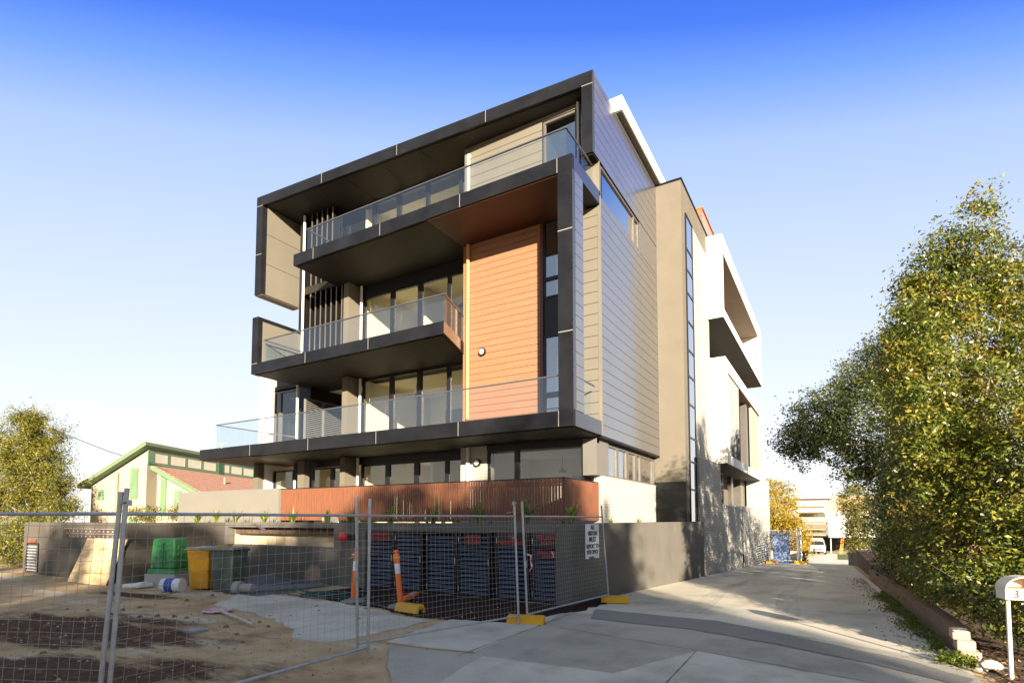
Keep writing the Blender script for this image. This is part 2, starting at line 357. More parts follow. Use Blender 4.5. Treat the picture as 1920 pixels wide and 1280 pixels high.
MB().prism([(-9.254,12.02),(-9.238,12.02),(-9.74,13.5),(-9.756,13.5)], 6.91, 7.25).build('end_cap', mat('sun_reflection_cap', (0.15,0.105,0.07), rough=0.3, spec=0.6), s2)  # brown paints in the sun and orange wall reflected by dark metal
s3 = MB().box(-15.69, -5.33, 12.0, 13.84, 10.36, 10.745).build('balcony_slab', M_dark, B)
joints((-14.705,-11.714,-8.724,-5.735), 12.0, 10.36, 10.745, s3)
MB().box(-15.6, -9.93, 12.10, 15.2, 10.335, 10.358).build('soffit', M_soffit, s3)
MB().box(-9.92, -5.72, 12.05, 15.2, 10.335, 10.358).build('soffit', M_rust_and_bounce, s3, label='soffit above the orange wall with its red bounce light painted in')  # rust red stands in for light bounced off the orange wall
for sl_, z0, z1 in ((s1, 3.985, 4.366), (s3, 10.365, 10.741)):
    MB().box(-5.328, -5.322, 12.12, 13.83, z0, z1).build('side_fascia', M_darkside, sl_)

# --- right fin between the slabs
fin = MB().box(-5.725, -5.33, 12.003, 12.63, 4.37, 10.36).build('fin_wall', M_dark, B)
MB().box(-5.329, -5.318, 12.01, 12.15, 4.372, 10.358).build('edge_trim', M_darkside, fin)
board_pts(MB(), 'X', 12.16, 12.63, -5.329, 1, 4.375, 10.355, 0.306, zref=3.98).build('cladding', M_grey, fin)
for z in (8.86, 6.31): MB().box(-5.723, -5.331, 11.999, 12.01, z-0.012, z+0.012).build('joint_strip', M_seal, fin)

# --- structural body: floors, party walls, rooms
m = MB()
m.box(-5.62, -5.352, 13.86, 19.5, 3.98, 10.62); m.box(-5.62, -5.352, 13.45, 19.5, 11.58, 13.92); m.box(-5.62, -5.352, 17.45, 19.5, 10.62, 11.58); m.box(-5.62, -5.352, 13.86, 13.95, 10.62, 11.58)
m.box(-9.90, -7.10, 13.872, 14.1, 4.37, 10.36)
m.box(-5.95, -5.352, 13.872, 14.1, 4.37, 11.62)
m.box(-9.87, -7.07, 13.872, 14.1, 10.745, 13.55); m.box(-6.03, -5.62, 13.872, 14.1, 11.62, 13.55)
body = m.build('wall_core', M_back, B)
m = MB()
for z0, z1, x0 in ((3.982, 4.25, -20.8), (6.902, 7.15, -17.6), (10.362, 10.65, -17.6)): m.box(x0, -9.925, 13.845, 37.0, z0, z1); m.box(-9.925, -5.63, 14.12, 37.0, z0, z1)
m.box(-17.7, -5.36, 14.92, 37.5, 13.58, 13.90)
m.box(-17.62, -17.5, 14.3, 37.0, 4.37, 13.58); m.box(-20.3, -20.1, 14.6, 37.0, 0.5, 7.1); m.box(-17.62, -4.7, 36.8, 37.0, 0.5, 13.58)
m.box(-20.3, -17.5, 14.6, 37.0, 7.1, 7.25)
m.build('floor_structure', M_soffit, B)
m = MB()
for z0, z1 in ((1.3, 3.95), (4.26, 6.87), (7.16, 10.33), (10.66, 13.53)):
    m.box(-20.0 if z0 < 7 else -17.45, -5.65, 18.4, 18.5, z0, z1)
    m.box(-10.05, -9.92, 14.15, 18.4, z0, z1); m.box(-15.0, -14.9, 14.62, 18.4, z0, z1)
    m.box(-7.2 if z0 > 4 else -20.0, -7.1 if z0 > 4 else -19.9, 14.12, 18.4, z0, z1)
    m.box(-20.0 if z0 < 7 else -17.45, -5.65, 15.25 if z0 < 13 else 15.3, 18.4, z1, z1+0.02)
m.box(-11.6, -10.4, 17.2, 18.39, 4.26, 5.2); m.box(-13.5, -12.3, 17.8, 18.39, 7.2, 8.1)
m.build('room_walls', M_room, B)
m = MB()
for z, x0 in ((1.28, -20.0), (4.252, -20.0), (7.152, -17.45), (10.652, -17.45)): m.box(x0, -5.65, 14.0, 18.4, z, z+0.01)
m.build('room_floor', M_floor, B)
for x0, x1, z0, z1 in ((-8.2,-7.5,1.3,3.3),(-6.9,-6.2,1.3,2.9),(-12.6,-11.4,1.3,2.6),(-14.0,-13.2,4.3,6.3),(-12.9,-12.1,7.2,9.2)): MB().box(x0, x1, 18.33, 18.39, z0, z1).build('room_joinery', mat('joinery', (0.16,0.13,0.10), rough=0.5), B)

for x0, x1, y0, y1, z0, z1 in ((-13.0,-12.86,15.6,18.39,7.16,10.3),(-11.9,-10.1,16.9,17.6,7.16,8.05),(-13.9,-12.2,16.6,17.3,4.26,5.15),(-11.2,-11.06,16.2,18.39,4.26,6.87),(-12.9,-12.76,16.0,18.39,1.3,3.95),(-11.9,-10.4,16.8,17.4,1.3,2.25),(-8.9,-6.0,16.4,17.0,1.3,2.2)):
    MB().box(x0, x1, y0, y1, z0, z1).build('room_joinery' if z1-z0 < 1.2 else 'room_partition', MATS['joinery'] if z1-z0 < 1.2 else M_room, B)
for x, y, z in ((-13.6,16.0,6.45),(-11.9,16.6,9.85),(-7.4,15.8,3.3)):
    MB().cyl((x,y,z+.02),(x,y,z+.42),0.008,n=6).lathe([(0.02,0.0),(0.14,-.12),(0.13,-.13)], (x,y,z+.05), 16).build('pendant_lamp', M_black, B)
# --- orange wall
ow = board_pts(MB(), 'Y', -9.80, -7.18, 13.87, -1, 4.37, 10.34, 0.2, gap=0.012).build('orange_cladding', M_orange, B)
MB().box(-9.90, -9.815, 13.845, 13.868, 4.37, 10.34).build('corner_trim', M_orange, ow)
MB().box(-7.17, -7.08, 13.838, 13.868, 4.37, 10.34).build('edge_trim', mat('maroon_trim', (0.11,0.03,0.018), rough=0.4), ow)
MB().tube([(-9.68,13.78,10.33),(-9.68,13.78,4.37)], 0.055, 10).build('downpipe', M_pipeo, B, smooth=True)
MB().tube([(-9.68,13.78,13.18),(-9.68,13.78,10.75)], 0.055, 10).tube([(-9.68,13.86,13.23),(-9.68,13.80,13.24),(-9.68,13.78,13.16)], 0.055, 10).build('downpipe', M_pipe, B, smooth=True)
def bulkhead(x, y, z):
    o = MB().cyl((x, y, z), (x, y-0.07, z), 0.125, 0.115, 24).build('wall_light', M_black, B, smooth=True)
    MB().cyl((x, y-0.072, z), (x, y-0.085, z), 0.085, 0.07, 24).build('lens', M_lamp, o, smooth=True)
bulkhead(-9.16, 13.84, 6.846); bulkhead(-9.33, 13.83, 3.45)

# tall window strip beside the orange wall
window('Y', -7.08, -5.96, 8.09, 10.34, 13.92, trans=((8.60,8.70),), gm=M_winb)
MB().box(-7.08, -5.96, 13.89, 13.95, 6.99, 8.09).build('spandrel_panel', M_black, B)
window('Y', -7.08, -5.96, 4.37, 6.99, 13.92, trans=((5.19,5.34),), gm=M_winb)
# tan strip and corner at the right
st = board_pts(MB(), 'Y', -5.94, -5.40, 13.87, -1, 4.37, 10.34, 0.306, zref=3.98).build('tan_cladding', M_tan, B)
MB().box(-5.395, -5.318, 13.843, 13.925, 3.985, 10.62).build('corner_trim', M_tan, st)
MB().box(-5.94, -5.325, 13.85, 13.87, 10.75, 11.615).build('plain_panel', M_tan, st)
# level 3 front wall
l3 = board_pts(MB(), 'Y', -9.80, -7.10, 13.87, -1, 10.75, 13.53, 0.306).build('tan_cladding', M_tan, B)
board_pts(MB(), 'Y', -5.98, -5.66, 13.87, -1, 11.63, 13.53, 0.306).build('cladding', M_grey, l3)
MB().box(-7.09, -5.985, 13.85, 13.88, 13.40, 13.53).build('lintel', M_tan, l3); MB().box(-9.87, -9.81, 13.845, 13.87, 10.75, 13.53).build('corner_trim', M_tan, l3)
window('Y', -7.08, -5.99, 10.75, 13.395, 13.93, fm=M_frame, gm=M_winb, fw=0.07)
MB().tube([(-5.93,13.79,13.5),(-5.93,13.79,10.75)], 0.04, 8).build('downpipe', M_pipe, B, smooth=True)

# --- side wall (faces the driveway)
sw = board_pts(MB(), 'X', 13.93, 19.5, -5.352, 1, 3.985, 10.55, 0.306, zref=3.98, th=0.03).build('side_cladding', M_grey, B)
board_pts(MB(), 'X', 13.5, 19.5, -5.352, 1, 11.62, 13.925, 0.306, zref=3.98, th=0.032).build('side_cladding', M_grey, B)
MB().box(-5.34, -5.316, fy(-5.33)-0.003, 13.495, 11.615, 13.934).build('edge_trim', M_darkside, sw)
MB().box(-5.352, -5.324, 17.47, 19.5, 10.57, 11.60).build('plain_panel', M_grey, sw)
window('X', 13.97, 17.44, 10.60, 11.57, -5.40, mull=((16.9,16.98),), fm=M_frame, gm=M_winb, fw=0.05)
MB().box(-5.55, -5.318, 13.86, 19.5, 3.93, 3.978).build('base_flashing', M_dark, sw)
# --- roof parapet
rp = MB().box(-9.5, -5.13, 15.26, 24.0, 13.97, 14.42).build('roof_parapet', M_white, B)
MB().box(-9.4, -5.16, 15.30, 23.9, 13.945, 13.968).build('soffit', M_tanr, rp)

# --- glazing of the recesses
gl = [(-13.54,-13.36),(-12.27,-12.08),(-10.99,-10.86)]
window('Y', -14.86, -9.92, 7.16, 9.93, 14.5, mull=gl, fw=0.07, bot=0.09, name='sliding_door')
window('Y', -14.86, -9.92, 4.26, 6.85, 14.5, mull=gl, fw=0.07, bot=0.09, name='sliding_door')
window('Y', -14.86, -9.92, 1.65, 3.72, 14.5, mull=[(-13.68,-13.48),(-12.36,-12.15),(-11.04,-10.9)], fw=0.07, bot=0.09, name='sliding_door')
window('Y', -17.45, -9.92, 10.66, 13.50, 14.6, mull=[(-15.95,-15.8),(-14.6,-14.45),(-13.38,-13.2),(-12.04,-11.9),(-10.6,-10.5)], fw=0.07, bot=0.09, name='sliding_door')
MB().box(-14.93, -9.92, 14.42, 14.56, 9.93, 10.33).build('door_head', M_black, B); MB().box(-17.5, -9.92, 14.42, 14.56, 3.72, 3.95).build('door_head', M_black, B)
# left bays
window('Y', -17.4, -15.3, 4.26, 6.85, 16.0, mull=[(-16.3,-16.12)], fw=0.07, bot=0.09, name='sliding_door')
window('Y', -17.4, -15.3, 7.16, 9.93, 15.2, mull=[(-16.3,-16.12)], fw=0.07, bot=0.09, name='sliding_door')
window('Y', -17.50, -15.3, 1.65, 3.70, 14.5, mull=[(-16.48,-16.30)], fw=0.06, bot=0.09, name='sliding_door')
window('Y', -20.05, -18.42, 4.30, 7.0, 14.6, mull=[(-19.75,-19.6)], fw=0.07, fm=M_frame, name='window')
window('Y', -19.85, -18.60, 1.65, 3.70, 14.5, fw=0.06, name='window')
MB().box(-18.58, -17.5, 14.45, 14.6, 1.5, 3.95).build('infill_panel', M_dark, B); MB().box(-18.40, -17.62, 14.5, 14.62, 4.3, 7.1).build('infill_panel', M_dark, B)
# blade walls
for x0, x1, z0, z1, y1, mm in ((-15.26,-14.99,7.16,10.33,14.45,M_tanr),(-15.26,-14.99,4.26,6.87,14.45,M_tanr),(-15.30,-15.06,1.5,3.95,14.45,M_tanr),(-17.58,-17.22,1.5,3.95,14.1,M_tanr),(-20.25,-19.98,1.5,3.95,14.55,M_tanr)):
    MB().box(x0, x1, 13.85, y1, z0, z1).build('blade_wall', mm, B)
MB().box(-20.9, -20.12, 14.45, 20.0, 0.5, 8.2).build('white_wing_wall', M_white, B)
MB().box(-17.72, -17.53, 13.85, 14.28, 7.27, 13.5).build('corner_post', M_dark, B)
for x, y, z0, z1 in ((-17.45,13.82,7.27,13.5),(-14.80,14.28,7.2,10.3),(-14.80,14.28,4.3,6.85),(-14.86,14.28,1.6,3.95),(-17.62,13.80,4.37,6.87),(-17.68,13.8,1.6,3.2)):
    MB().tube([(x,y,z0),(x,y,z1)], 0.05, 10).build('downpipe', M_pipe, B, smooth=True)
# level 2 blade screen and level 1 louvre screen
scr = MB(); edge = MB()
for i in range(7):
    x = -17.1+i*0.285; zt = 13.48 if x < -15.72 else 10.33
    scr.box(x-.014, x+.014, 13.90, 14.12, 7.2, zt); edge.box(x-.020, x+.020, 13.872, 13.899, 7.2, zt)
scr.box(-17.35, -15.28, 14.125, 14.16, 7.17, 10.33).box(-17.35, -15.72, 14.125, 14.16, 10.33, 13.48)
so_ = scr.build('blade_screen', mat('blade_metal', (0.008,0.008,0.008), rough=0.4, spec=0.25), B)
edge.build('sunlit_blade_edges', mat('sunlit_edge_tone', (0.10,0.088,0.07), rough=0.3, spec=0.6), so_)  # lighter strips paint the sunlit front edges of the dark blades
lv = MB(); lv.box(-17.37,-17.30,13.90,13.96,4.37,6.36); lv.box(-17.37,-17.30,15.85,15.92,4.37,6.36); lv.box(-17.37,-17.30,14.75,14.83,4.37,6.36); lv.box(-17.37,-17.30,13.96,15.85,6.31,6.36)
z = 4.42
while z < 6.3:
    lv.obox((-17.335, 14.9, z), (0.03,0,-0.02), (0,0.95,0), (0.004,0,0.006)); z += 0.075
lv.build('privacy_screen', mat('screen_grey', (0.16,0.155,0.145), rough=0.45), B)

# --- balustrades
def balustrade(runs, z0, z1, step=1.5):
    rail = MB()
    for (xa, ya), (xb, yb) in runs:
        d = Vector((xb-xa, yb-ya, 0)); L = d.length; d.normalize(); nrm = Vector((-d.y, d.x, 0))
        rail.obox(((xa+xb)/2, (ya+yb)/2, z1+0.016), d*(L/2+0.018), nrm*0.022, (0,0,0.016))
    ro = rail.build('balustrade', M_steel, B)
    for (xa, ya), (xb, yb) in runs:
        d = Vector((xb-xa, yb-ya, 0)); L = d.length; d.normalize(); nrm = Vector((-d.y, d.x, 0)); k = max(1, round(L/step))
        for i in range(k):
            c = Vector((xa, ya, 0))+d*(L*(i+0.5)/k); MB().obox((c.x, c.y, (z0+z1)/2), d*(L/k/2-0.008), nrm*0.006, (0,0,(z1-z0)/2)).build('glass_panel', M_glass if abs(d.x) > 0.9 else M_glassr, ro)
balustrade([((-20.07,12.12),(-5.74,12.12)), ((-20.07,14.55),(-20.07,12.14))], 4.372, 5.26)
balustrade([((-5.43,12.65),(-5.43,13.6))], 4.372, 5.26)
balustrade([((-17.32,12.12),(-9.31,12.12)), ((-9.33,12.14),(-9.88,13.8)), ((-17.32,13.8),(-17.32,12.14))], 7.262, 8.07)
balustrade([((-15.16,12.12),(-5.53,12.12)), ((-5.53,12.14),(-5.53,13.8)), ((-15.16,13.8),(-15.16,12.14))], 10.747, 11.53)

# --- ground floor right part
gp = MB().box(-9.98, -9.02, 13.86, 14.3, 1.5, 3.95).build('brick_pier', M_wbrick, B)
MB().tube([(-9.66,13.79,3.93),(-9.66,13.79,1.6)], 0.065, 10).build('downpipe', M_pipe, B, smooth=True)
window('Y', -9.0, -5.90, 2.74, 3.80, 13.95, mull=((-8.07,-7.92),), fw=0.05)
MB().box(-9.02, -5.48, 13.88, 14.05, 3.80, 3.95).build('window_head', M_black, B)
MB().box(-5.885, -5.48, 13.86, 14.76, 2.93, 3.93).build('corner_column', mat('grey_column', (0.13,0.122,0.11), rough=0.6, var=0.05), B)
MB().box(-9.02, -5.49, 13.88, 14.2, 1.4, 2.74).box(-5.70, -5.48, 14.2, 19.5, 1.3, 2.93).build('white_wall', M_wbrick, B)
window('X', 14.78, 19.45, 2.935, 3.85, -5.56, mull=((15.5,15.68),(16.4,16.6),(17.25,17.42),(17.8,17.9),(19.2,19.25)), fm=M_frame, gm=M_winb, fw=0.05)
MB().box(-5.62, -5.46, 14.77, 19.5, 2.905, 2.932).build('window_sill', mat('sill_metal', (0.4,0.38,0.35), rough=0.4), B)
MB().box(-5.66, -5.54, 14.77, 19.5, 3.85, 3.95).build('window_head', M_black, B)

# --- stair tower
tw = MB().box(-8.5, -4.42, 19.5, 24.2, 0.0, 13.9).build('stair_tower', M_tanr, B)
MB().box(-8.5, -4.38, 19.46, 24.2, 13.902, 13.96).build('parapet_cap', M_dark, tw)
MB().box(-5.6, -4.41, 19.488, 19.498, 0.3, 3.05).build('painted_shadow_band', M_dark, tw)  # dark strip that paints the shadow lying on the tower foot
MB().box(-5.6, -4.408, 21.12, 24.2, -0.8, 12.93).build('white_side_wall', M_gbrick, tw)
gs = window('X', 20.02, 21.10, 1.13, 12.92, -4.40, trans=tuple((z-0.03, z+0.03) for z in (11.635,10.847,9.975,8.91,7.855,6.899,5.864,4.661,3.791,2.791)), fm=M_black, gm=M_winb, fw=0.045, d=0.03, name='stair_window', parent=B)
# --- rear brick base with the opening under the white balconies
m = MB(); m.prism([(-4.6,21.15),(-4.30,21.15),(-4.10,24.4),(-4.6,24.4)], -1.0, 4.05)
m.prism([(-4.6,24.4),(-4.10,24.4),(-3.42,37.0),(-4.6,37.0)], -1.6, 2.3)
m.prism([(-4.6,36.2),(-3.46,36.2),(-3.42,37.0),(-4.6,37.0)], 2.3, 4.05)
rb = m.build('rear_brick_wall', M_gbrick, B)
MB().prism([(-4.6,24.42),(-4.08,24.42),(-3.45,36.18),(-4.6,36.18)], 2.302, 2.36).build('window_sill', mat('sill_metal', (0.4,0.38,0.35)), rb)
m = MB(); m.box(-5.6,-5.5,24.4,36.9,2.36,4.04); m.build('rear_room_wall', M_room, B)
window('X', 24.5, 28.6, 2.36, 4.0, -4.75, mull=((26.3,26.5),), trans=((2.75,2.77),(3.15,3.17),(3.55,3.57)), fm=M_frame, gm=M_winb, fw=0.08)
MB().box(-5.0,-4.8,31.8,32.4,2.36,4.04).build('rear_column', M_frame, B); MB().box(-5.3,-4.7,34.5,36.2,2.36,4.04).build('rear_column', M_frame, B)
vg = MB()
for i, y0 in enumerate((32.2, 33.6, 35.0)):
    xx = lambda y: -4.10+(y-24.4)*0.054+0.006
    vg.ext([(xx(y0), y0, -0.95), (xx(y0+1.15), y0+1.15, -1.0), (xx(y0+1.15), y0+1.15, 0.35), (xx(y0), y0, 0.35)], (0.03,0,0))
gvo = vg.build('vent_grille', mat('vent_white', (0.55,0.55,0.53), rough=0.5), rb)
vs = MB()
for y0 in (32.2, 33.6, 35.0):
    for k in range(9):
        zz = -0.82+k*0.13; vs.ext([(xx(y0+.08)+.032, y0+.08, zz), (xx(y0+1.07)+.032, y0+1.07, zz), (xx(y0+1.07)+.032, y0+1.07, zz+.07), (xx(y0+.08)+.032, y0+.08, zz+.07)], (0.01,0,0))
vs.build('vent_slot', M_black, gvo)
MB().ext([(xx(28.6)+.002,28.6,-0.35),(xx(28.75)+.002,28.75,-0.35),(xx(28.75)+.002,28.75,0.05),(xx(28.6)+.002,28.6,0.05)], (0.03,0,0)).build('wall_pipe', M_black, rb)

# --- white framed balconies at the rear
def white_box(y0, y1, z0, z1, zs, zt, yo0, yo1, xi=-5.4, xo=-3.78):
    m = MB(); m.box(xi, xo, y0, yo0, z0, z1); m.box(xi, xo, yo0, yo1, z0, zs); m.box(xi, xo, yo0, yo1, zt, z1); m.box(xi, xo, yo1, y1, z0, z1)
    o = m.build('white_balcony_frame', M_white, B)
    MB().box(xi, xo-0.03, yo0+0.005, yo1-0.005, zt-0.024, zt-0.002).build('ceiling_lining', M_soffit2, o)
    MB().box(xi+0.02, xo-0.02, y0+0.02, y1-0.02, z0-0.024, z0-0.002).build('soffit', M_soffit, o)
    return o
wb1 = white_box(24.2, 38.0, 4.06, 8.58, 4.46, 8.06, 24.85, 36.6)
wb2 = white_box(24.0, 38.2, 10.22, 13.80, 10.61, 13.06, 24.2, 36.7)
MB().box(-6.2, -5.42, 24.2, 36.9, 2.36, 13.8).build('rear_wall', M_tanr, B)
bs = MB()
for i in range(9):
    y = 25.05+i*0.37; bs.obox((-3.86, y, 6.26), (0.045,0.012,0), (-0.006,0.022,0), (0,0,1.79))
bs.build('blade_screen', mat('slate_blade', (0.10,0.105,0.12), rough=0.35), wb1)
MB().box(-5.38,-4.2,24.87,28.4,4.47,8.03).build('dark_backing', M_back, wb1)
bs = MB()
for i in range(18):
    y = 33.2+i*0.19; bs.obox((-3.95, y, 6.26), (0.06,0.04,0), (-0.02,0.03,0), (0,0,1.79))
bs.build('blade_screen', mat('bronze_blade', (0.15,0.12,0.09), rough=0.5), wb1)
MB().box(-4.3,-4.0,31.9,32.5,4.47,8.03).build('post', M_frame, wb1); MB().box(-5.38,-4.6,28.6,28.9,4.47,8.03).build('post', M_frame, wb1)
window('X', 29.0, 32.0, 4.5, 7.4, -5.3, mull=((30.4,30.5),), fm=M_black, gm=M_win, fw=0.08)
ob = board_pts(MB(), 'Y', -7.5, -4.93, 26.02, -1, 13.9, 16.25, 0.3).build('rooftop_box', M_orange, B)
MB().box(-7.5, -4.95, 26.03, 33.0, 13.9, 16.2).build('box_side', mat('rose_panel', (0.46,0.20,0.13), rough=0.3, spec=0.6), ob)
MB().box(-7.52, -4.90, 25.98, 33.0, 16.252, 16.32).build('box_cap', M_orange, ob)
# ================================================================== GROUND
def gz(y):
    if y < 10.5: return 0.0
    if y < 35: return -0.033*(y-10.5)
    if y < 62: return -0.8085-0.065*(y-35)
    return -2.5635
YB = [-400,-60,-20,0,6,10.5,14,18,22,26,30,35,40,46,52,57,62,75,120,900]
def dirt_mat():
    m = bpy.data.materials.new('dirt'); m.use_nodes = True; t = m.node_tree; n = t.nodes.new; l = t.links.new; p = t.nodes['Principled BSDF']
    tcn = n('ShaderNodeTexCoord'); P = tcn.outputs['Object']
    def noise(scale, det=7, rough=0.6, vec=P):
        q = n('ShaderNodeTexNoise'); q.inputs['Scale'].default_value = scale; q.inputs['Detail'].default_value = det; q.inputs['Roughness'].default_value = rough; l(vec, q.inputs['Vector']); return q.outputs[0]
    def ramp(x, stops):
        r = n('ShaderNodeValToRGB'); e = r.color_ramp.elements
        while len(e) < len(stops): e.new(0.5)
        for y, (pos, c) in zip(e, stops): y.position = pos; y.color = (*c, 1) if not isinstance(c, (int, float)) else (c, c, c, 1)
        l(x, r.inputs[0]); return r.outputs[0]
    def math_(op, a, b):
        q = n('ShaderNodeMath'); q.operation = op
        for k, v in enumerate((a, b)):
            if isinstance(v, (int, float)): q.inputs[k].default_value = v
            else: l(v, q.inputs[k])
        return q.outputs[0]
    def mixc(f, a, b):
        q = n('ShaderNodeMix'); q.data_type = 'RGBA'; l(f, q.inputs[0]); l(a, q.inputs[6])
        if isinstance(b, tuple): q.inputs[7].default_value = (*b, 1)
        else: l(b, q.inputs[7])
        return q.outputs[2]
    mp = n('ShaderNodeMapping'); mp.inputs['Rotation'].default_value = (0, 0, R(-28)); mp.inputs['Scale'].default_value = (0.45, 1.5, 1); l(P, mp.inputs[0]); S = mp.outputs[0]
    sand = ramp(noise(1.4), [(0.25, (0.29,0.185,0.095)), (0.5, (0.52,0.37,0.20)), (0.75, (0.66,0.50,0.31))])
    pale = ramp(noise(0.5, vec=S), [(0.52, 0.0), (0.66, 1.0)]); col = mixc(pale, sand, (0.66,0.60,0.49))
    # churned dark topsoil: two smears in front of the site, dragged along the wheel tracks
    def blob(cx, cy, rx, ry, rot):
        q = n('ShaderNodeMapping'); q.vector_type = 'TEXTURE'; q.inputs['Location'].default_value = (cx, cy, 0); q.inputs['Rotation'].default_value = (0, 0, rot); q.inputs['Scale'].default_value = (rx, ry, 1); l(P, q.inputs[0])
        ln = n('ShaderNodeVectorMath'); ln.operation = 'LENGTH'; l(q.outputs[0], ln.inputs[0]); return ln.outputs['Value']
    d = math_('MINIMUM', blob(-10.8,4.1,3.4,1.25,R(14)), math_('MINIMUM', blob(-7.6,2.9,2.6,0.95,R(28)), blob(-14.0,6.6,1.9,0.4,R(5))))
    w = math_('ADD', d, math_('MULTIPLY', math_('SUBTRACT', noise(1.1, 9, 0.68, S), 0.5), 2.6))
    dark = ramp(w, [(0.62, 1.0), (1.0, 0.0)])
    soil = ramp(noise(7, 6), [(0.3, (0.05,0.025,0.014)), (0.6, (0.13,0.072,0.04)), (0.8, (0.28,0.18,0.10))])
    col = mixc(dark, col, soil)
    l(col, p.inputs['Base Color']); p.inputs['Roughness'].default_value = 0.95; p.inputs['Specular IOR Level'].default_value = 0.12
    h = math_('ADD', noise(5, 8, 0.7, S), math_('MULTIPLY', noise(28, 5), 0.35)); bu = n('ShaderNodeBump'); bu.inputs['Strength'].default_value = 0.9; bu.inputs['Distance'].default_value = 0.06; l(h, bu.inputs['Height']); l(bu.outputs[0], p.inputs['Normal'])
    return m
M_dirt = dirt_mat()
m = MB()
for a, b in zip(YB, YB[1:]): m.quad((-700,a,gz(a)),(700,a,gz(a)),(700,b,gz(b)),(-700,b,gz(b)))
o = m.build('ground', M_dirt); structure(o)
bm = bmesh.new(); bm.from_mesh(o.data); bmesh.ops.remove_doubles(bm, verts=bm.verts, dist=0.001); bmesh.ops.recalc_face_normals(bm, faces=bm.faces); bm.to_mesh(o.data); bm.free()
if o.data.polygons[3].normal.z < 0: o.data.flip_normals()

M_conc = mat('driveway_concrete', (0.66,0.60,0.48), rough=0.85, spec=0.2, var=0.14, scale=0.9, bump=0.25, bscale=60, second=(0.46,0.41,0.32), sscale=0.45, sfrac=0.56, sedge=0.16, aniso=(1.5,0.3,1))
M_agg = mat('exposed_aggregate', (0.47,0.43,0.355), rough=0.9, spec=0.2, var=0.35, scale=75, bump=0.6, bscale=110, second=(0.31,0.285,0.235), sscale=0.5, sfrac=0.58, sedge=0.15, detail=3)
M_slab = mat('smooth_concrete', (0.55,0.51,0.42), rough=0.8, spec=0.2, var=0.12, scale=1.1, bump=0.15, bscale=50, second=(0.37,0.335,0.27), sscale=0.9, sfrac=0.6, sedge=0.12)
M_asph = mat('asphalt', (0.26,0.245,0.215), rough=0.9, spec=0.25, var=0.3, scale=60, bump=0.5, bscale=100)
M_soil = mat('dark_soil', (0.10,0.055,0.033), rough=0.95, spec=0.1, var=0.4, scale=5, bump=1.0, bscale=25, second=(0.27,0.17,0.09), sscale=1.4, sfrac=0.60, sedge=0.08)
M_mulch = mat('mulch', (0.030,0.016,0.012), rough=0.95, spec=0.1, var=0.5, scale=25, bump=1.0, bscale=45)
def sheet(name, pts, z, m, jit=0.0, sub=0.25, thick=0.0):
    P = []
    for i, (x0, y0) in enumerate(pts):
        x1, y1 = pts[(i+1) % len(pts)]; L = math.hypot(x1-x0, y1-y0); k = max(1, int(L/sub)) if jit else 1
        for j in range(k):
            t = j/k; P.append((x0+(x1-x0)*t+(random.uniform(-jit, jit) if j else 0), y0+(y1-y0)*t+(random.uniform(-jit, jit) if j else 0)))
    bm = bmesh.new(); vs = [bm.verts.new((x, y, z)) for x, y in P]; f = bm.faces.new(vs); bmesh.ops.triangulate(bm, faces=[f])
    if thick:
        for i in range(len(P)):
            a, b = P[i], P[(i+1) % len(P)]
            q = [bm.verts.new(p) for p in ((a[0],a[1],z),(b[0],b[1],z),(b[0],b[1],z-thick),(a[0],a[1],z-thick))]; bm.faces.new(q)
    bmesh.ops.recalc_face_normals(bm, faces=bm.faces)
    me = bpy.data.meshes.new(name); bm.to_mesh(me); bm.free()
    if sum(p.normal.z*p.area for p in me.polygons) < 0: me.flip_normals()
    me.materials.append(m); o = bpy.data.objects.new(name, me); COL.objects.link(o); structure(o); return o
# driveway strip running down beside the building
DL = lambda y: -4.62 if y < 10 else (-4.62+0.045*(y-10) if y < 36 else max(-3.45, -3.45) + (min(y,50)-36)*0.09)
DR = lambda y: 1.28-0.02*(y-9) if y < 36 else max(0.35, 0.74-(y-36)*0.03)
YD = [8.0,10.5,12,14,16,18,20,22,24,26,28,30,32,35,38,40,46,52,57,62]
m = MB()
for a, b in zip(YD, YD[1:]): m.quad((DL(a),a,gz(a)+.010),(DR(a),a,gz(a)+.010),(DR(b),b,gz(b)+.010),(DL(b),b,gz(b)+.010))
structure(m.build('driveway', M_conc))
structure(MB().quad((-3.2,62,gz(62)+.006),(3.5,62,gz(62)+.006),(5,80,gz(80)+.006),(-6,80,gz(80)+.006)).build('forecourt', M_conc))
sheet('footpath', [(-5.3,5.75),(-4.07,5.98),(-4.45,7.9),(-4.3,9.5),(-1.76,9.9),(0.3,8.95),(0.95,8.7),(1.25,8.1),(1.5,6.8),(2.2,4.5),(2.5,-3),(-3.2,-3),(-3.9,4.2)], 0.014, M_agg, jit=0.05)
sheet('footpath_slab', [(-1.62,7.55),(0.75,6.9),(1.45,6.6),(2.1,4.4),(2.3,-2.8),(-2.9,-2.8),(-3.6,4.3),(-3.9,5.9),(-2.2,6.0)], 0.018, M_slab, jit=0.015)
sheet('asphalt_strip', [(-4.0,10.02),(-1.77,9.93),(-0.08,8.9),(0.75,8.35),(1.25,7.75),(1.1,7.35),(0.35,7.95),(-0.6,8.42),(-1.95,8.95),(-3.72,9.05)], 0.022, M_asph, jit=0.03)
sheet('concrete_slab', [(-12.3,8.3),(-8.79,8.1),(-6.52,7.5),(-6.01,7.42),(-6.06,6.09),(-6.25,5.45),(-6.9,5.4),(-7.45,5.88),(-9.27,6.46),(-10.86,6.61)], 0.020, M_slab, jit=0.06, thick=0.02)
sheet('concrete_slab', [(-5.5,5.89),(-5.75,7.7),(-4.6,8.0),(-4.35,9.3),(-4.16,7.76),(-4.10,6.03),(-4.81,5.92)], 0.026, M_slab, jit=0.03, thick=0.02)
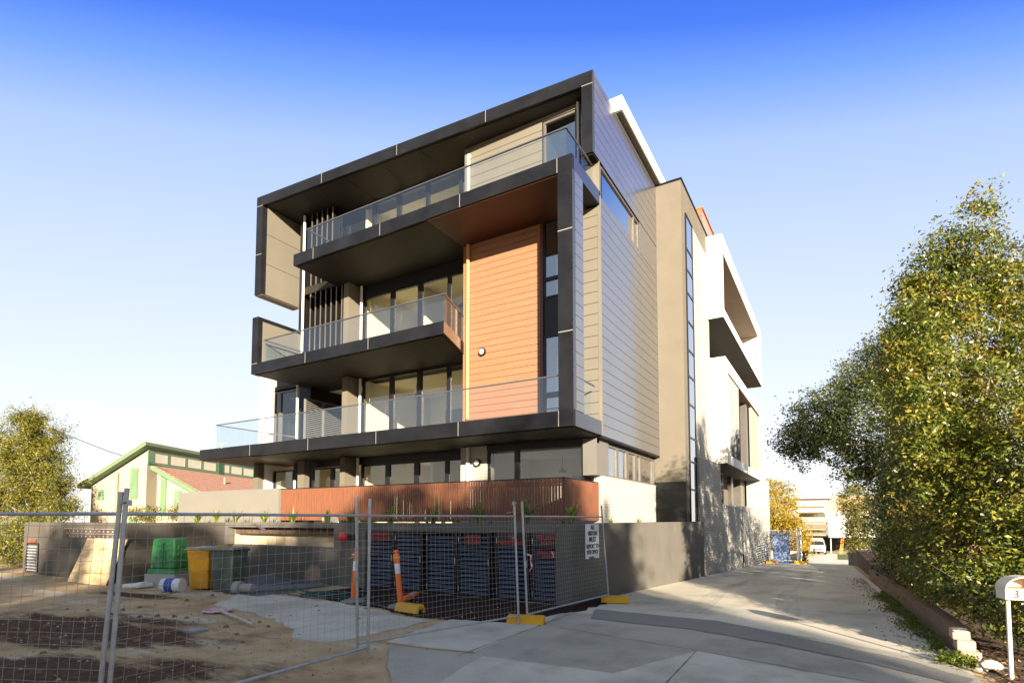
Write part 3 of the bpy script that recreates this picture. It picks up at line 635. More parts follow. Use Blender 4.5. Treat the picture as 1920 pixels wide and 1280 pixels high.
jm = mat('joint_dirt', (0.17,0.14,0.10), rough=0.95)
def seam(name, a, b, z, wd=0.008):
    d = Vector((b[0]-a[0], b[1]-a[1], 0)); nrm = Vector((-d.y, d.x, 0)).normalized(); k = max(2, int(d.length/0.15)); L_, R_ = [], []
    for i in range(k+1):
        c = Vector((a[0], a[1], 0))+d*(i/k); wj = wd*random.uniform(0.35, 1.3); L_.append((c+nrm*wj).to_tuple()[:2]); R_.append((c-nrm*wj).to_tuple()[:2])
    sheet(name, L_+R_[::-1], z, jm)
seam('path_joint', (-4.15,5.74), (-4.2,9.3), 0.0302); seam('path_joint', (-3.85,8.05), (-1.62,7.58), 0.0225); seam('path_joint', (-1.62,7.58), (0.75,6.92), 0.0228); seam('path_joint', (-1.62,7.55), (-1.55,4.2), 0.0232)
[seam('driveway_joint', (DL(y)+.02,y), (DR(y)-.05,y), gz(y)+.0125, 0.006) for y in (12.4,18.6,25.5)]
sheet('mulch_bed', [(-10.6,10.18),(-4.72,10.18),(-4.58,11.5),(-4.12,11.6),(-4.2,9.6),(-4.5,8.1),(-5.08,7.75),(-5.75,7.72),(-6.73,7.7),(-7.93,8.1),(-9.2,8.15),(-10.6,9.0)], 0.012, M_mulch, jit=0.07)
structure(MB().quad((-80,-14,0.012),(80,-14,0.012),(80,-5,0.012),(-80,-5,0.012)).build('road', mat('road_asphalt', (0.06,0.06,0.06), rough=0.9, var=0.2, scale=40)))
def mark_mat(name, rgb, lo, hi, scale, strength, aniso):
    m = bpy.data.materials.new(name); m.use_nodes = True; t = m.node_tree; n = t.nodes.new; l = t.links.new; p = t.nodes['Principled BSDF']; o = t.nodes['Material Output']
    p.inputs['Base Color'].default_value = (*rgb, 1); p.inputs['Roughness'].default_value = 0.9
    tcn = n('ShaderNodeTexCoord'); mp = n('ShaderNodeMapping'); mp.inputs['Scale'].default_value = aniso; l(tcn.outputs['Object'], mp.inputs[0])
    ns = n('ShaderNodeTexNoise'); ns.inputs['Scale'].default_value = scale; ns.inputs['Detail'].default_value = 9; ns.inputs['Roughness'].default_value = 0.68; l(mp.outputs[0], ns.inputs['Vector'])
    r = n('ShaderNodeMapRange'); r.inputs[1].default_value = lo; r.inputs[2].default_value = hi; r.inputs[4].default_value = strength; l(ns.outputs[0], r.inputs[0])
    tr = n('ShaderNodeBsdfTransparent'); ms = n('ShaderNodeMixShader'); l(r.outputs[0], ms.inputs[0]); l(tr.outputs[0], ms.inputs[1]); l(p.outputs[0], ms.inputs[2]); l(ms.outputs[0], o.inputs[0]); return m
M_tyre = mark_mat('tyre_mark', (0.10,0.09,0.08), 0.40, 0.75, 1.6, 0.26, (2.0,0.15,1))
M_stain = mark_mat('concrete_stain', (0.16,0.135,0.10), 0.48, 0.75, 0.9, 0.30, (1,0.7,1))
def track(name, x0, x1, ys, dz, m_, off=0.0):
    mb = MB()
    for a, b in zip(ys, ys[1:]):
        sa, sb = 0.12*math.sin(a*.7+off), 0.12*math.sin(b*.7+off); mb.quad((x0+sa,a,gz(a)+dz),(x1+sa,a,gz(a)+dz),(x1+sb,b,gz(b)+dz),(x0+sb,b,gz(b)+dz))
    structure(mb.build(name, m_))
track('tyre_mark', -2.75, -2.3, [10.5+.7*i for i in range(36)], .016, M_tyre); track('tyre_mark', -1.15, -0.7, [10.5+.7*i for i in range(36)], .016, M_tyre, 0.2)
track('concrete_stain', -3.9, 0.9, [10.5,12,14,16,18,20,22,24,26,28,30,32,34.5], .0135, M_stain)
structure(MB().quad((-3.4,4.0,.0245),(1.2,4.0,.0245),(0.6,8.6,.0245),(-3.7,8.6,.0245)).build('concrete_stain', M_stain))
# clods of churned soil
cb = MB()
for i in range(170):
    x, y = (random.gauss(-9.6,1.9), random.gauss(4.1,1.1)) if i < 120 else (random.uniform(-14,-6), random.uniform(5,8.6))
    s = 0.012+0.045*random.random()**2.2; pts = [Vector((math.cos(k*1.05+i)*s*random.uniform(.7,1.3), math.sin(k*1.05+i)*s*random.uniform(.7,1.3), 0)) for k in range(6)]; up_ = [q*0.55+Vector((0,0,s*random.uniform(.5,.9))) for q in pts]
    c_ = Vector((x,y,0.0)); cb.add([c_+q for q in pts]+[c_+q for q in up_], [(0,1,7,6),(1,2,8,7),(2,3,9,8),(3,4,10,9),(4,5,11,10),(5,0,6,11),(6,7,8,9,10,11)])
o = cb.build('soil_clods', mat('clod_soil', (0.20,0.125,0.07), rough=0.95, var=0.5, scale=12)); o['kind'] = 'stuff'
# loose stones and clods on the dirt
n = 2200; X = rng.uniform(-13,-4.2,n); Yv = rng.uniform(1.5,9.3,n)
m = MB()
for x, y in zip(X, Yv):
    s = 0.005+0.030*random.random()**5; a = random.random()*6.28
    m.add([(x+s*math.cos(a+k*2.09), y+s*math.sin(a+k*2.09), 0.004) for k in range(3)]+[(x+s*.2, y, s*0.9+.004)], [(0,1,3),(1,2,3),(2,0,3)])
o = m.build('gravel', mat('gravel', (0.46,0.34,0.21), rough=0.95, var=0.5, scale=30)); o['kind'] = 'stuff'

# ================================================================== PLANTER WALLS
M_char = mat('charcoal_render', (0.12,0.11,0.093), rough=0.7, spec=0.3, var=0.10, scale=1.3, bump=0.15, bscale=70)
M_red = mat('red_lettering', (0.55,0.012,0.014), rough=0.5)
M_slat = mat('louvre_slat', (0.06,0.075,0.115), rough=0.45, spec=0.5, var=0.08)
PW = thing('planter_wall', 'dark rendered planter wall with louvred service cupboards below the apartment block', 'retaining wall', (-9, 10.2, 0), world=True)
m = MB()
m.prism([(-4.95,10.2),(-4.60,10.2),(-4.13,20.9),(-4.38,20.9),(-4.95,10.6)], -0.6, 1.65)
m.box(-10.3,-4.96,10.2,10.5,1.45,1.65); m.box(-16.3,-11.44,10.2,10.45,-0.05,0.97); m.box(-16.3,-11.44,10.2,10.45,1.50,1.65)
m.box(-11.44,-10.3,10.2,10.45,-0.05,1.65); m.box(-16.3,-16.14,10.2,10.45,0.97,1.50)
m.build('wall', M_char, PW)
MB().box(-16.14,-11.44,10.7,10.8,0.9,1.55).box(-16.3,-16.14,10.45,10.7,.9,1.5).box(-16.14,-11.44,10.45,10.7,0.93,0.968).build('recess_back', mat('recess_tan', (0.45,0.37,0.25), rough=0.8), PW)
MB().box(-10.3,-4.96,10.34,10.4,-0.05,1.45).build('cupboard_back', M_back, PW)
DOORS = [(-10.2,-9.45),(-9.29,-8.55),(-8.30,-7.53),(-7.38,-6.62),(-6.36,-5.66),(-5.47,-4.70)]
def louvre_door(x0, x1, z0, z1, y, panels=(), par=PW, sm=M_slat, pitch=0.094):
    f = MB(); f.box(x0-.05, x0, y, y+.05, z0, z1+.03); f.box(x1, x1+.05, y, y+.05, z0, z1+.03); f.box(x0, x1, y, y+.05, z1-.02, z1+.03); f.box(x0, x1, y, y+.05, z0, z0+.03)
    for a, b in panels: f.box(x0, x1, y-.004, y+.03, a, b)
    d = f.build('louvre_door', M_black, par)
    s = MB(); z = z0+.06
    while z < z1-.05:
        if not any(a-.03 < z < b+.03 for a, b in panels):
            s.obox(((x0+x1)/2, y+.035, z), ((x1-x0)/2,0,0), (0,0.030,0.026), (0,-0.0025,0.003))
        z += pitch
    s.build('louvre_slats', sm, d)
    MB().box(x1+.012, x1+.03, y-.02, y, .72, .86).build('handle', mat('handle_metal', (0.5,0.5,0.5), rough=0.3, metal=0.8), d)
    MB().box(x0-.035, x0-.022, y-.014, y, z1-.22, z1-.10).box(x0-.035, x0-.022, y-.014, y, z0+.08, z0+.20).build('hinge', MATS['handle_metal'], d)
    return d
panels = [[(1.20,1.42)], [], [], [], [(1.17,1.43)], [(1.16,1.43),(0.93,1.08)]]
dd = [louvre_door(a, b, 0.04, 1.44, 10.235, panels=p) for (a, b), p in zip(DOORS, panels)]
FR = (R(90), 0, 0)
def door_text(d, body, x, z, size, y=10.228, xs=1.0): return text_mesh('lettering', body, M_red, d, (x, y, z), size, FR, bold=0.0006, xscale=xs)
door_text(dd[0], 'SPRINKLER', -9.84, 1.37, 0.10); door_text(dd[0], 'CONTROL VALVE', -9.83, 1.26, 0.10, xs=0.88)
MB().box(-7.22,-6.80,10.215,10.222,1.16,1.40).build('sign_plate', M_black, dd[3]); door_text(dd[3], 'WATER', -7.01, 1.335, 0.115, y=10.212); door_text(dd[3], 'METERS', -7.01, 1.225, 0.115, y=10.212)
door_text(dd[4], 'FIRE HYDRANT', -6.01, 1.225, 0.10); door_text(dd[4], 'FH', -6.01, 1.355, 0.085)
c = MB()
for k in range(24):
    a0, a1 = 2*math.pi*k/24, 2*math.pi*(k+1)/24
    c.add([(-6.01+r*math.cos(a), 10.228, 1.355+r*math.sin(a)) for a, r in ((a0,.062),(a1,.062),(a1,.072),(a0,.072))], [(0,1,2,3)])
c.build('lettering_ring', M_red, dd[4])
door_text(dd[5], 'FIRE SPRINKLER', -5.085, 1.36, 0.095, xs=0.95); door_text(dd[5], 'BOOSTER', -5.085, 1.245, 0.10)
door_text(dd[5], 'FIRE HYDRANT', -5.085, 1.055, 0.085); door_text(dd[5], 'BOOSTER', -5.085, 0.965, 0.085)
bell = MB().cyl((-10.97,10.19,1.28),(-10.97,10.10,1.28),0.05,0.05,16).lathe([(0.02,0.0),(0.125,0.01),(0.13,0.06),(0.09,0.09),(0.02,0.10)]).build('alarm_bell', mat('bell_red', (0.55,0.012,0.015), rough=0.3, spec=0.6), PW, smooth=True)
bm = bmesh.new(); bm.from_mesh(bell.data)
for v in bm.verts:
    if v.index >= 32:  # dome: lay it against the wall
        x, y, z = v.co.x+PW.location.x, v.co.y+PW.location.y, v.co.z; v.co = Vector((-10.97+x, 10.10-z, 1.28+y))-Vector(PW.location)
bmesh.ops.recalc_face_normals(bm, faces=bm.faces); bm.to_mesh(bell.data); bm.free()
MB().box(-10.80,-10.62,10.14,10.198,1.20,1.34).build('alarm_box', M_black, PW)

LW = thing('letterbox_wall', 'rendered wall with a long bank of letterboxes left of the plywood sheet', 'letterbox wall', (-19.5, 7.5, 0), world=True)
m = MB(); m.box(-22.95,-20.12,7.5,7.95,-.02,1.64); m.box(-20.12,-16.3,7.5,7.95,-.02,1.17); m.box(-20.12,-16.3,7.5,7.95,1.47,1.64); m.box(-16.42,-16.3,7.5,7.95,1.17,1.47); m.box(-16.6,-16.3,7.95,10.2,-.02,1.64)
m.build('wall', mat('letterbox_render', (0.10,0.088,0.07), rough=0.75, spec=0.25, var=0.12, scale=1.2), LW)
lb = MB().box(-20.12,-16.42,7.62,7.9,1.17,1.47).build('letterbox_bank', M_frame, LW)
m = MB(); k2 = MB()
for r_ in range(2):
    for i in range(14):
        x = -20.08+i*0.262; z = 1.185+r_*0.145; m.box(x, x+.245, 7.605, 7.618, z, z+.125); k2.box(x+.11, x+.135, 7.598, 7.604, z+.045, z+.07)
fl = m.build('flap', mat('flap_bronze', (0.10,0.07,0.055), rough=0.35, spec=0.6), lb); k2.build('lock', mat('lock_metal', (0.8,0.78,0.7), rough=0.3), lb)
MB().box(-20.12,-16.42,7.52,7.62,1.452,1.466).box(-20.12,-16.42,7.56,7.62,1.312,1.322).build('ledge', mat('ledge_metal', (0.6,0.56,0.48), rough=0.35, metal=0.3), lb)
louvre_door(-22.6,-21.8,0.06,0.95,7.47, par=LW, sm=mat('vent_slat', (0.42,0.44,0.47), rough=0.5))
MB().box(-22.45,-21.95,7.44,7.468,1.0,1.08).build('red_sign', mat('sign_red', (0.6,0.06,0.03), rough=0.5), LW)

M_bed = mat('garden_soil', (0.09,0.055,0.035), rough=0.95, var=0.4, scale=8, bump=1.0, bscale=25)
structure(MB().prism([(-22.9,7.96),(-16.62,7.96),(-16.62,10.46),(-10.9,10.46),(-4.98,10.52),(-4.96,10.62),(-4.42,20.0),(-4.6,19.4),(-5.47,19.4),(-5.47,13.9),(-22.9,13.9)], 1.30, 1.60).build('garden_bed', M_bed))

# timber screen on the planter
TS = thing('timber_screen', 'red brown vertical batten screen standing on the planter before the ground floor windows', 'screen fence', (-10.5, 11.65, 1.6), world=True)
M_bat = mat('merbau_batten', (0.19,0.074,0.038), rough=0.5, spec=0.35, var=0.25, scale=5, aniso=(8,8,0.6))
m = MB(); x = -15.58
while x < -5.45:
    wd = 0.058+random.uniform(-.004,.004); m.box(x, x+wd, 11.65+random.uniform(-.003,.003), 11.672, 1.70, 2.695); x += 0.0775+random.uniform(-.002,.003)
m.build('battens', M_bat, TS)
m = MB(); y = 11.68
while y < 13.78: m.box(-5.445, -5.42, y, y+.06, 1.70, 2.695); y += 0.0775
m.build('battens', M_bat, TS, label='return battens on the driveway side')
m = MB(); m.box(-15.6,-5.415,11.645,11.70,2.70,2.725); m.box(-5.46,-5.415,11.70,13.82,2.70,2.725)
for x in (-15.59,-13.6,-11.6,-9.55,-7.5,-5.48): m.box(x-.03, x+.03, 11.69, 11.74, 1.6, 2.70)
for z in (1.85,2.2,2.55): m.box(-15.58,-5.46,11.674,11.69,z-.02,z+.02) if z != 2.2 else None
m.build('frame', M_black, TS)
GW = tag(MB().box(-21.5,-15.64,11.6,11.85,1.5,2.745).build('garden_wall', mat('pale_grey_render', (0.17,0.158,0.13), rough=0.75, var=0.05, scale=1.2)), 'pale grey rendered wall at the left end of the batten screen', 'garden wall')
# ================================================================== SITE OBJECTS
M_galv = mat('galvanised_steel', (0.42,0.44,0.46), rough=0.42, metal=0.55, spec=0.5, var=0.18, scale=12)
M_wire = mat('galvanised_wire', (0.36,0.355,0.34), rough=0.5, metal=0.3, spec=0.5, var=0.1, scale=5)
M_yel = mat('yellow_plastic', (0.72,0.36,0.008), rough=0.45, spec=0.4, var=0.10, scale=6, second=(0.42,0.22,0.03), sscale=5, sfrac=0.70, sedge=0.06)
M_or = mat('orange_plastic', (0.92,0.17,0.02), rough=0.45, spec=0.4, var=0.08, scale=5, second=(0.5,0.10,0.02), sscale=6, sfrac=0.72, sedge=0.06)
M_rubber = mat('grey_rubber', (0.20,0.20,0.19), rough=0.85, var=0.2, scale=9)
M_refl = mat('reflective_white', (0.75,0.75,0.76), rough=0.35, var=0.05)

def fence_panel(label, b0, b1, t0, t1, zr=1.79, zpost=2.04, zb=0.16, step=0.092, free0=True):
    """b0,b1 foot points, t0,t1 the points of the two posts at rail height"""
    P = thing('temporary_fence_panel', label, 'fence panel', ((b0[0]+b1[0])/2, (b0[1]+b1[1])/2, 0), group='temporary fence panels along the site front', world=True)
    b0, b1 = Vector((*b0, 0)), Vector((*b1, 0)); t0, t1 = Vector((*t0, zr)), Vector((*t1, zr))
    at = lambda u, v: (b0.lerp(b1, u)).lerp(t0.lerp(t1, u), v)
    f = MB()
    for u in (0, 1): f.tube([at(u, 0.02), at(u, zpost/zr)], 0.019, 10)
    f.tube([at(0, 1), at(1, 1)], 0.016, 10); f.tube([at(0, zb/zr), at(1, zb/zr)], 0.016, 10)
    f.build('frame', M_galv, P, smooth=True)
    wm = MB(); L = (b1-b0).length; nu = int(L/step); nv = int((zr-zb)/step)
    for i in range(1, nu):
        u = i/nu; j = random.uniform(-.0012,.0012); pts = [at(u+j*math.sin(k*1.7), zb/zr+(1-zb/zr)*k/6) for k in range(7)]; wm.tube(pts, 0.0016, 4, cap=False)
    for i in range(1, nv):
        v = zb/zr+(1-zb/zr)*i/nv; pts = [at(k/8, v+0.0025*math.sin(k*2.3+i)) for k in range(9)]; wm.tube(pts, 0.0016, 4, cap=False)
    wm.build('wire_mesh', M_wire, P)
    return P, at
pA, atA = fence_panel('leftmost mesh fence panel, running out of the left edge of the photo', (-7.1,1.25), (-5.10,2.17), (-7.08,1.28), (-5.02,2.24), zpost=1.97)
pB, atB = fence_panel('mesh fence panel in front of the green kiosk and the two bins', (-5.05,2.22), (-5.05,5.07), (-4.99,2.27), (-5.05,5.07), step=0.098, zpost=2.0)
pC, atC = fence_panel('mesh fence panel before the louvred cupboards and orange bollards', (-5.30,5.14), (-4.52,7.93), (-5.33,5.12), (-4.58,7.90), step=0.078)
pD, atD = fence_panel('mesh fence panel carrying the white visitors sign', (-4.46,8.12), (-4.14,11.08), (-4.53,8.08), (-4.26,11.05), step=0.078)
M_clamp = mat('clamp_zinc', (0.35,0.36,0.37), rough=0.3, metal=0.7)
def clamp(par, p, ax):
    MB().obox(p, Vector(ax)*0.032, (0.0,0.02,0.0) if abs(ax[0]) > .5 else (0.02,0,0), (0,0,0.024)).cyl(Vector(p)+Vector((0,0,0)), Vector(p)+Vector((0.06,-0.06,0)), 0.009, n=8).build('clamp', M_clamp, par)
clamp(pB, atB(0, 1.05), (1,0.4,0)); clamp(pC, atC(0, 0.55), (1,0,0)); clamp(pC, atC(1, 1.12), (0.2,1,0))

def fence_foot(label, x, y, rz, mtl=M_yel, z=0.0, sc_=1.0):
    P = thing('fence_foot', label, 'fence foot', (x, y, z), rz, group='yellow fence feet')
    L, W, H = 0.62*sc_, 0.24*sc_, 0.155*sc_
    prof = [(-W/2,0),(-W/2+.02,H*0.45),(-W*0.32,H),(W*0.32,H),(W/2-.02,H*0.45),(W/2,0),(0.055*sc_,0),(0.055*sc_,0.085*sc_),(-0.055*sc_,0.085*sc_),(-0.055*sc_,0)]
    bm = bmesh.new()
    n = len(prof); rows = []
    for xx, k in ((-L/2,1.0),(-L/2+.035,1.0),(L/2-.035,1.0),(L/2,1.0)):
        s_ = 1.0 if abs(xx) < L/2-.01 else 0.93
        rows.append([bm.verts.new((xx, a*(s_ if b > 0 else 1), b*(s_ if b > H*.6 else 1))) for a, b in prof])
    for i in range(3):
        for k in range(n): bm.faces.new((rows[i][k], rows[i][(k+1)%n], rows[i+1][(k+1)%n], rows[i+1][k]))
    bm.faces.new(rows[0][::-1]); bm.faces.new(rows[3])
    bmesh.ops.recalc_face_normals(bm, faces=bm.faces)
    me = bpy.data.meshes.new('block'); bm.to_mesh(me); bm.free(); me.materials.append(mtl)
    o = bpy.data.objects.new('block', me); COL.objects.link(o); o.parent = P
    b = o.modifiers.new('bevel','BEVEL'); b.width = 0.012; b.segments = 2; b.limit_method = 'ANGLE'; b.angle_limit = R(30)
    sk = MB()
    for xx in (-.17*sc_, -.08*sc_, .08*sc_, .17*sc_): sk.cyl((xx,0,H-.002), (xx,0,H+.002), 0.022*sc_, n=12)
    sk.build('socket', M_rubber, P)
    return P
fence_foot('yellow fence foot standing under the joint of the two right fence panels', -4.47, 8.08, R(18))
fence_foot('yellow fence foot beside the charcoal planter wall below the visitors sign', -4.02, 11.12, R(20), sc_=0.92)
fence_foot('yellow fence foot lying loose behind the fence next to a leaning bollard', -6.95, 8.05, R(-8), sc_=1.02)

def bollard(label, x, y, tilt, rz, tee=True):
    P = thing('traffic_bollard', label, 'bollard', (x, y, 0.0), rz, group='orange bollards in front of the cupboards')
    MB().lathe([(0.27,0.0),(0.27,0.03),(0.23,0.055),(0.12,0.075),(0.09,0.095)], n=8).build('base', M_rubber, P)
    ca, sa = math.cos(tilt), math.sin(tilt)
    at = lambda z: (sa*z, 0, 0.07+ca*z)
    po = MB(); po.tube([at(0), at(0.05), at(0.60)], [0.062,0.058,0.055], 20); po.tube([at(0.80), at(0.99), at(1.0)], [0.055,0.054,0.046], 20)
    if tee: po.tube([at(1.0), at(1.03)], [0.022,0.022], 12); po.tube([at(1.03), at(1.055), at(1.07)], [0.05,0.045,0.02], 16)
    p = po.build('post', M_or, P, smooth=True)
    MB().tube([at(0.60), at(0.80)], [0.0552,0.0552], 20).build('reflective_band', M_refl, P, smooth=True)
    return P, at
_, bt = bollard('upright orange bollard with a tape tied to its top, left one of the two standing', -8.75, 8.35, R(4), R(0), tee=True)
P2, bt2 = bollard('orange bollard leaning left, with an orange cap and peeling white band', -7.45, 8.35, R(-6.5), R(10))
MB().tube([bt2(0.84), bt2(0.98)], [0.066,0.062], 20).build('sleeve', M_or, P2, smooth=True)
MB().tube([bt2(0.90), bt2(0.925)], [0.0675,0.067], 20).build('yellow_strap', mat('yellow_tape', (0.8,0.5,0.02), rough=0.5), P2, smooth=True)
FB = thing('traffic_bollard', 'red orange bollard lying on its side at the foot of the cupboards', 'bollard', (-7.95, 9.2, 0.075), R(112), group='orange bollards in front of the cupboards')
MB().tube([(-0.55,0,0),(-0.5,0,0),(0.0,0,0)], [0.05,0.065,0.065], 18).tube([(0.16,0,0),(0.40,0,0),(0.43,0,0)], [0.066,0.066,0.05], 18).build('post', M_or, FB, smooth=True)
MB().tube([(0.0,0,0),(0.16,0,0)], 0.0665, 18).build('reflective_band', mat('faded_band', (0.5,0.42,0.38), rough=0.6), FB, smooth=True)
M_tape = mat('pink_white_tape', (0.80,0.55,0.58), rough=0.5, second=(0.62,0.02,0.06), sscale=9, sfrac=0.52, sedge=0.02)
def tape(label, p, pts, wd=0.03):
    m = MB()
    for i in range(len(pts)-1):
        a, b = Vector(p)+Vector(pts[i]), Vector(p)+Vector(pts[i+1]); t = Vector((0.4,0.7,0.3)).normalized()*wd*0.5
        m.obox((a+b)/2, (b-a)/2, t, (b-a).cross(t).normalized()*0.001)
    return tag(m.build('warning_tape', M_tape), label, 'tape', 'scraps of warning tape')
bp = Vector((-8.75,8.35,0))+Vector(bt(0.93)); tape('scrap of warning tape tied round the top of the left bollard', bp, [(-.06,-.06,0.02),(.0,-.07,0),(-.03,-.08,-.05),(-.12,-.09,-.09)], 0.035)
q = atD(0.03, 0.62); tape('red and white tape scrap dangling from the fence joint by the cupboards', q, [(-.02,-.02,0.05),(.05,.03,.02),(.03,.05,-.10),(.06,.05,-.16),(.0,.05,-.26)], 0.032)
q = atC(0.99, 0.80); tape('small red tape band wrapped round the fence post at the joint', q, [(-.03,-.03,0),(.03,-.02,.01),(.03,.0,-.01)], 0.03)
q = atD(0.75, 0.86); tape('pale tape scrap caught high in the mesh left of the visitors sign', atD(0.35, .90), [(-.02,-.03,-.03),(.0,.06,.0),(.0,.13,.03)], 0.025)
q = atD(0.30, 0.62); tape('tape scrap caught in the mesh low below the pale scrap', q, [(-.02,0,0.05),(.0,.03,-.02),(.0,.0,-.06)], 0.02)
q = atB(0.42, 0.93); tape('twist of pale tape on the mesh before the wall recess', q, [(0,0,.03),(.03,.05,.0),(.07,.09,-.03)], 0.03)
tape('pink tape scrap tied at the top of the right fence joint', atC(0.98, 1.04), [(-.06,-.08,-.02),(.0,0,.0),(.02,.02,.02)], 0.03)

# visitors sign on the fence
SG = thing('site_sign', 'white sign with black lettering for visitors wired to the fence mesh', 'sign', (-4.24, 10.32, 0.96), world=True)
sy0, sy1 = 10.06, 10.62
def sx_(y): return -4.445+(y-8.15)*0.104
m = MB(); P = [(sx_(sy0)+.02,sy0,1.645),(sx_(sy1)+.02,sy1,1.645),(sx_(sy1)+.02,sy1,0.955),(sx_(sy0+.36)+.02,sy0+.36,0.965),(sx_(sy0+.35)+.02,sy0+.35,1.0),(sx_(sy0+.14)+.02,sy0+.14,1.0),(sx_(sy0+.12)+.02,sy0+.12,0.955),(sx_(sy0)+.02,sy0,0.965)]
m.ext(P, (-0.005,0.0005,0)); m.build('board', mat('sign_white', (0.72,0.74,0.78), rough=0.5, var=0.04), SG)
M_ink = mat('sign_ink', (0.015,0.015,0.018), rough=0.6)
ang = math.atan2(1, 0.104)
for tx, z, s_ in (('ALL',1.575,0.12),('VISITORS',1.455,0.12),('MUST',1.335,0.14),('REPORT TO',1.20,0.115),('SITE OFFICE',1.085,0.105)):
    yc = (sy0+sy1)/2+.005; text_mesh('lettering', tx, M_ink, SG, (sx_(yc)+.024, yc, z), s_, (R(90), 0, ang), bold=0.003, xscale=0.84)

# green service kiosk
KS = thing('service_kiosk', 'green moulded plastic service kiosk on a concrete plinth', 'utility cabinet', (-15.0, 7.95, 0), R(22))
M_gr = mat('green_plastic', (0.045,0.25,0.075), rough=0.42, spec=0.45, var=0.10, scale=4)
MB().box(-0.47,0.40,-0.33,0.33,0,0.34).build('plinth', mat('plinth_concrete', (0.42,0.40,0.36), rough=0.85, var=0.1, bump=0.3), KS, bevel=0.01)
def frustum(x0,x1,y0,y1,z0,z1,tx,ty): 
    return MB().add([(x0,y0,z0),(x1,y0,z0),(x1,y1,z0),(x0,y1,z0),(x0+tx,y0+ty,z1),(x1-tx,y0+ty,z1),(x1-tx,y1-ty,z1),(x0+tx,y1-ty,z1)],[(0,3,2,1),(4,5,6,7),(0,1,5,4),(1,2,6,5),(2,3,7,6),(3,0,4,7)])
frustum(-0.43,0.38,-0.31,0.31,0.34,0.47,0.03,0.03).build('skirt', M_gr, KS, bevel=0.015)
bd = frustum(-0.38,0.33,-0.27,0.27,0.47,1.24,0.035,0.035).build('cabinet', M_gr, KS, bevel=0.05)
rb_ = MB()
for z in (0.60,0.74,0.90,1.05):
    rb_.box(-0.26,-0.05,-0.285+.02*(z-.5),-0.255,z,z+.05); rb_.box(0.08,0.24,-0.285+.02*(z-.5),-0.255,z+.03,z+.07)
rb_.box(-0.03,0.0,-0.285,-0.25,0.52,1.14); rb_.box(0.05,0.07,-0.285,-0.25,0.55,0.95)
for z in (0.62,0.80,0.98): rb_.box(0.305,0.345,-0.16,0.14,z,z+.09)
rb_.build('rib', M_gr, KS, bevel=0.01)
MB().cyl((-0.30,-0.27,0.52),(-0.30,-0.285,0.52),0.03,n=12).cyl((0.30,-0.1,1.05),(0.33,-0.1,1.05),0.025,n=12).build('lock', M_clamp, KS)
tag(MB().obox((-15.35,7.35,0.06),(0.36,0.02,0.02),(-0.02,0.2,0),(0,0.0,0.055)).obox((-15.15,7.28,0.10),(0.15,0.06,0.02),(-0.05,0.12,0.01),(0,0.02,0.05)).build('cement_bag', mat('bag_white', (0.7,0.7,0.68), rough=0.7, var=0.08), bevel=0.04), 'crumpled white bag on the ground against the kiosk plinth', 'bag')

# wheelie bins
M_gbin = mat('grey_green_plastic', (0.075,0.10,0.085), rough=0.5, spec=0.4, var=0.15, scale=3, second=(0.16,0.17,0.155), sscale=3, sfrac=0.62, sedge=0.1)
M_ybin = mat('yellow_bin_plastic', (0.70,0.33,0.01), rough=0.5, spec=0.4, var=0.08, scale=3, second=(0.45,0.25,0.06), sscale=2, sfrac=0.66, sedge=0.08)
M_lid = mat('dusty_lid', (0.33,0.31,0.26), rough=0.7, var=0.2, scale=6, second=(0.20,0.19,0.17), sscale=4, sfrac=0.55)
def bin_(label, x, y, rz, mb_, h=1.0):
    P = thing('wheelie_bin', label, 'rubbish bin', (x, y, 0), rz)
    frustum(-0.29,0.29,-0.35,0.35,h,0.03,0.05,0.07).build('body', mb_, P, bevel=0.03)
    MB().box(-0.32,0.32,-0.40,0.38,h,h+.035).box(-0.29,0.29,-0.37,0.33,h+.035,h+.06).build('lid', M_lid, P, bevel=0.012)
    for sx2 in (-0.27, 0.27): MB().cyl((sx2-.03,0.30,0.1),(sx2+.03,0.30,0.1),0.1,n=20).build('wheel', M_black, P, smooth=True)
    MB().cyl((-0.28,0.42,h-.03),(0.28,0.42,h-.03),0.016,n=8).box(-0.28,-0.25,0.34,0.42,h-.05,h-.01).box(0.25,0.28,0.34,0.42,h-.05,h-.01).build('handle', mb_, P)
    return P
bin_('yellow wheelie bin with a dusty grey lid beside the dark green bin', -13.65, 8.1, R(25), M_ybin, 0.99)
bin_('dark grey green wheelie bin standing right of the yellow bin', -12.85, 8.2, R(28), M_gbin, 1.0)
tag(MB().obox((-13.0,8.12,1.085),(0.17,0.05,0.0),(-0.03,0.06,0),(0,0,0.022)).obox((-12.9,8.2,1.10),(0.05,0.08,0),(-0.03,0.02,0),(0,0,0.035)).build('timber_offcut', mat('offcut_wood', (0.45,0.28,0.10), rough=0.7)), 'short timber offcuts lying on the lid of the dark bin', 'timber scrap')
SP = thing('plastic_drum', 'white drum with a blue label lying on its side before the yellow bin', 'drum', (-13.75, 7.35, 0.165), R(30))
MB().cyl((-0.22,0,0),(0.22,0,0),0.16,0.16,28).cyl((0.22,0,0),(0.235,0,0),0.168,0.168,28).cyl((-0.235,0,0),(-0.22,0,0),0.168,0.168,28).build('shell', mat('drum_white', (0.72,0.73,0.74), rough=0.35), SP, smooth=True)
MB().tube([(-0.13,0,0),(0.06,0,0)], 0.1615, 28).build('label_band', mat('label_blue', (0.03,0.09,0.40), rough=0.4), SP, smooth=True)
tag(MB().tube([(-14.25,8.4,0.28),(-13.7,8.65,0.28)], 0.085, 16).build('drain_pipe', M_pipe, smooth=True), 'short cream drain pipe lying behind the yellow bin', 'pipe')
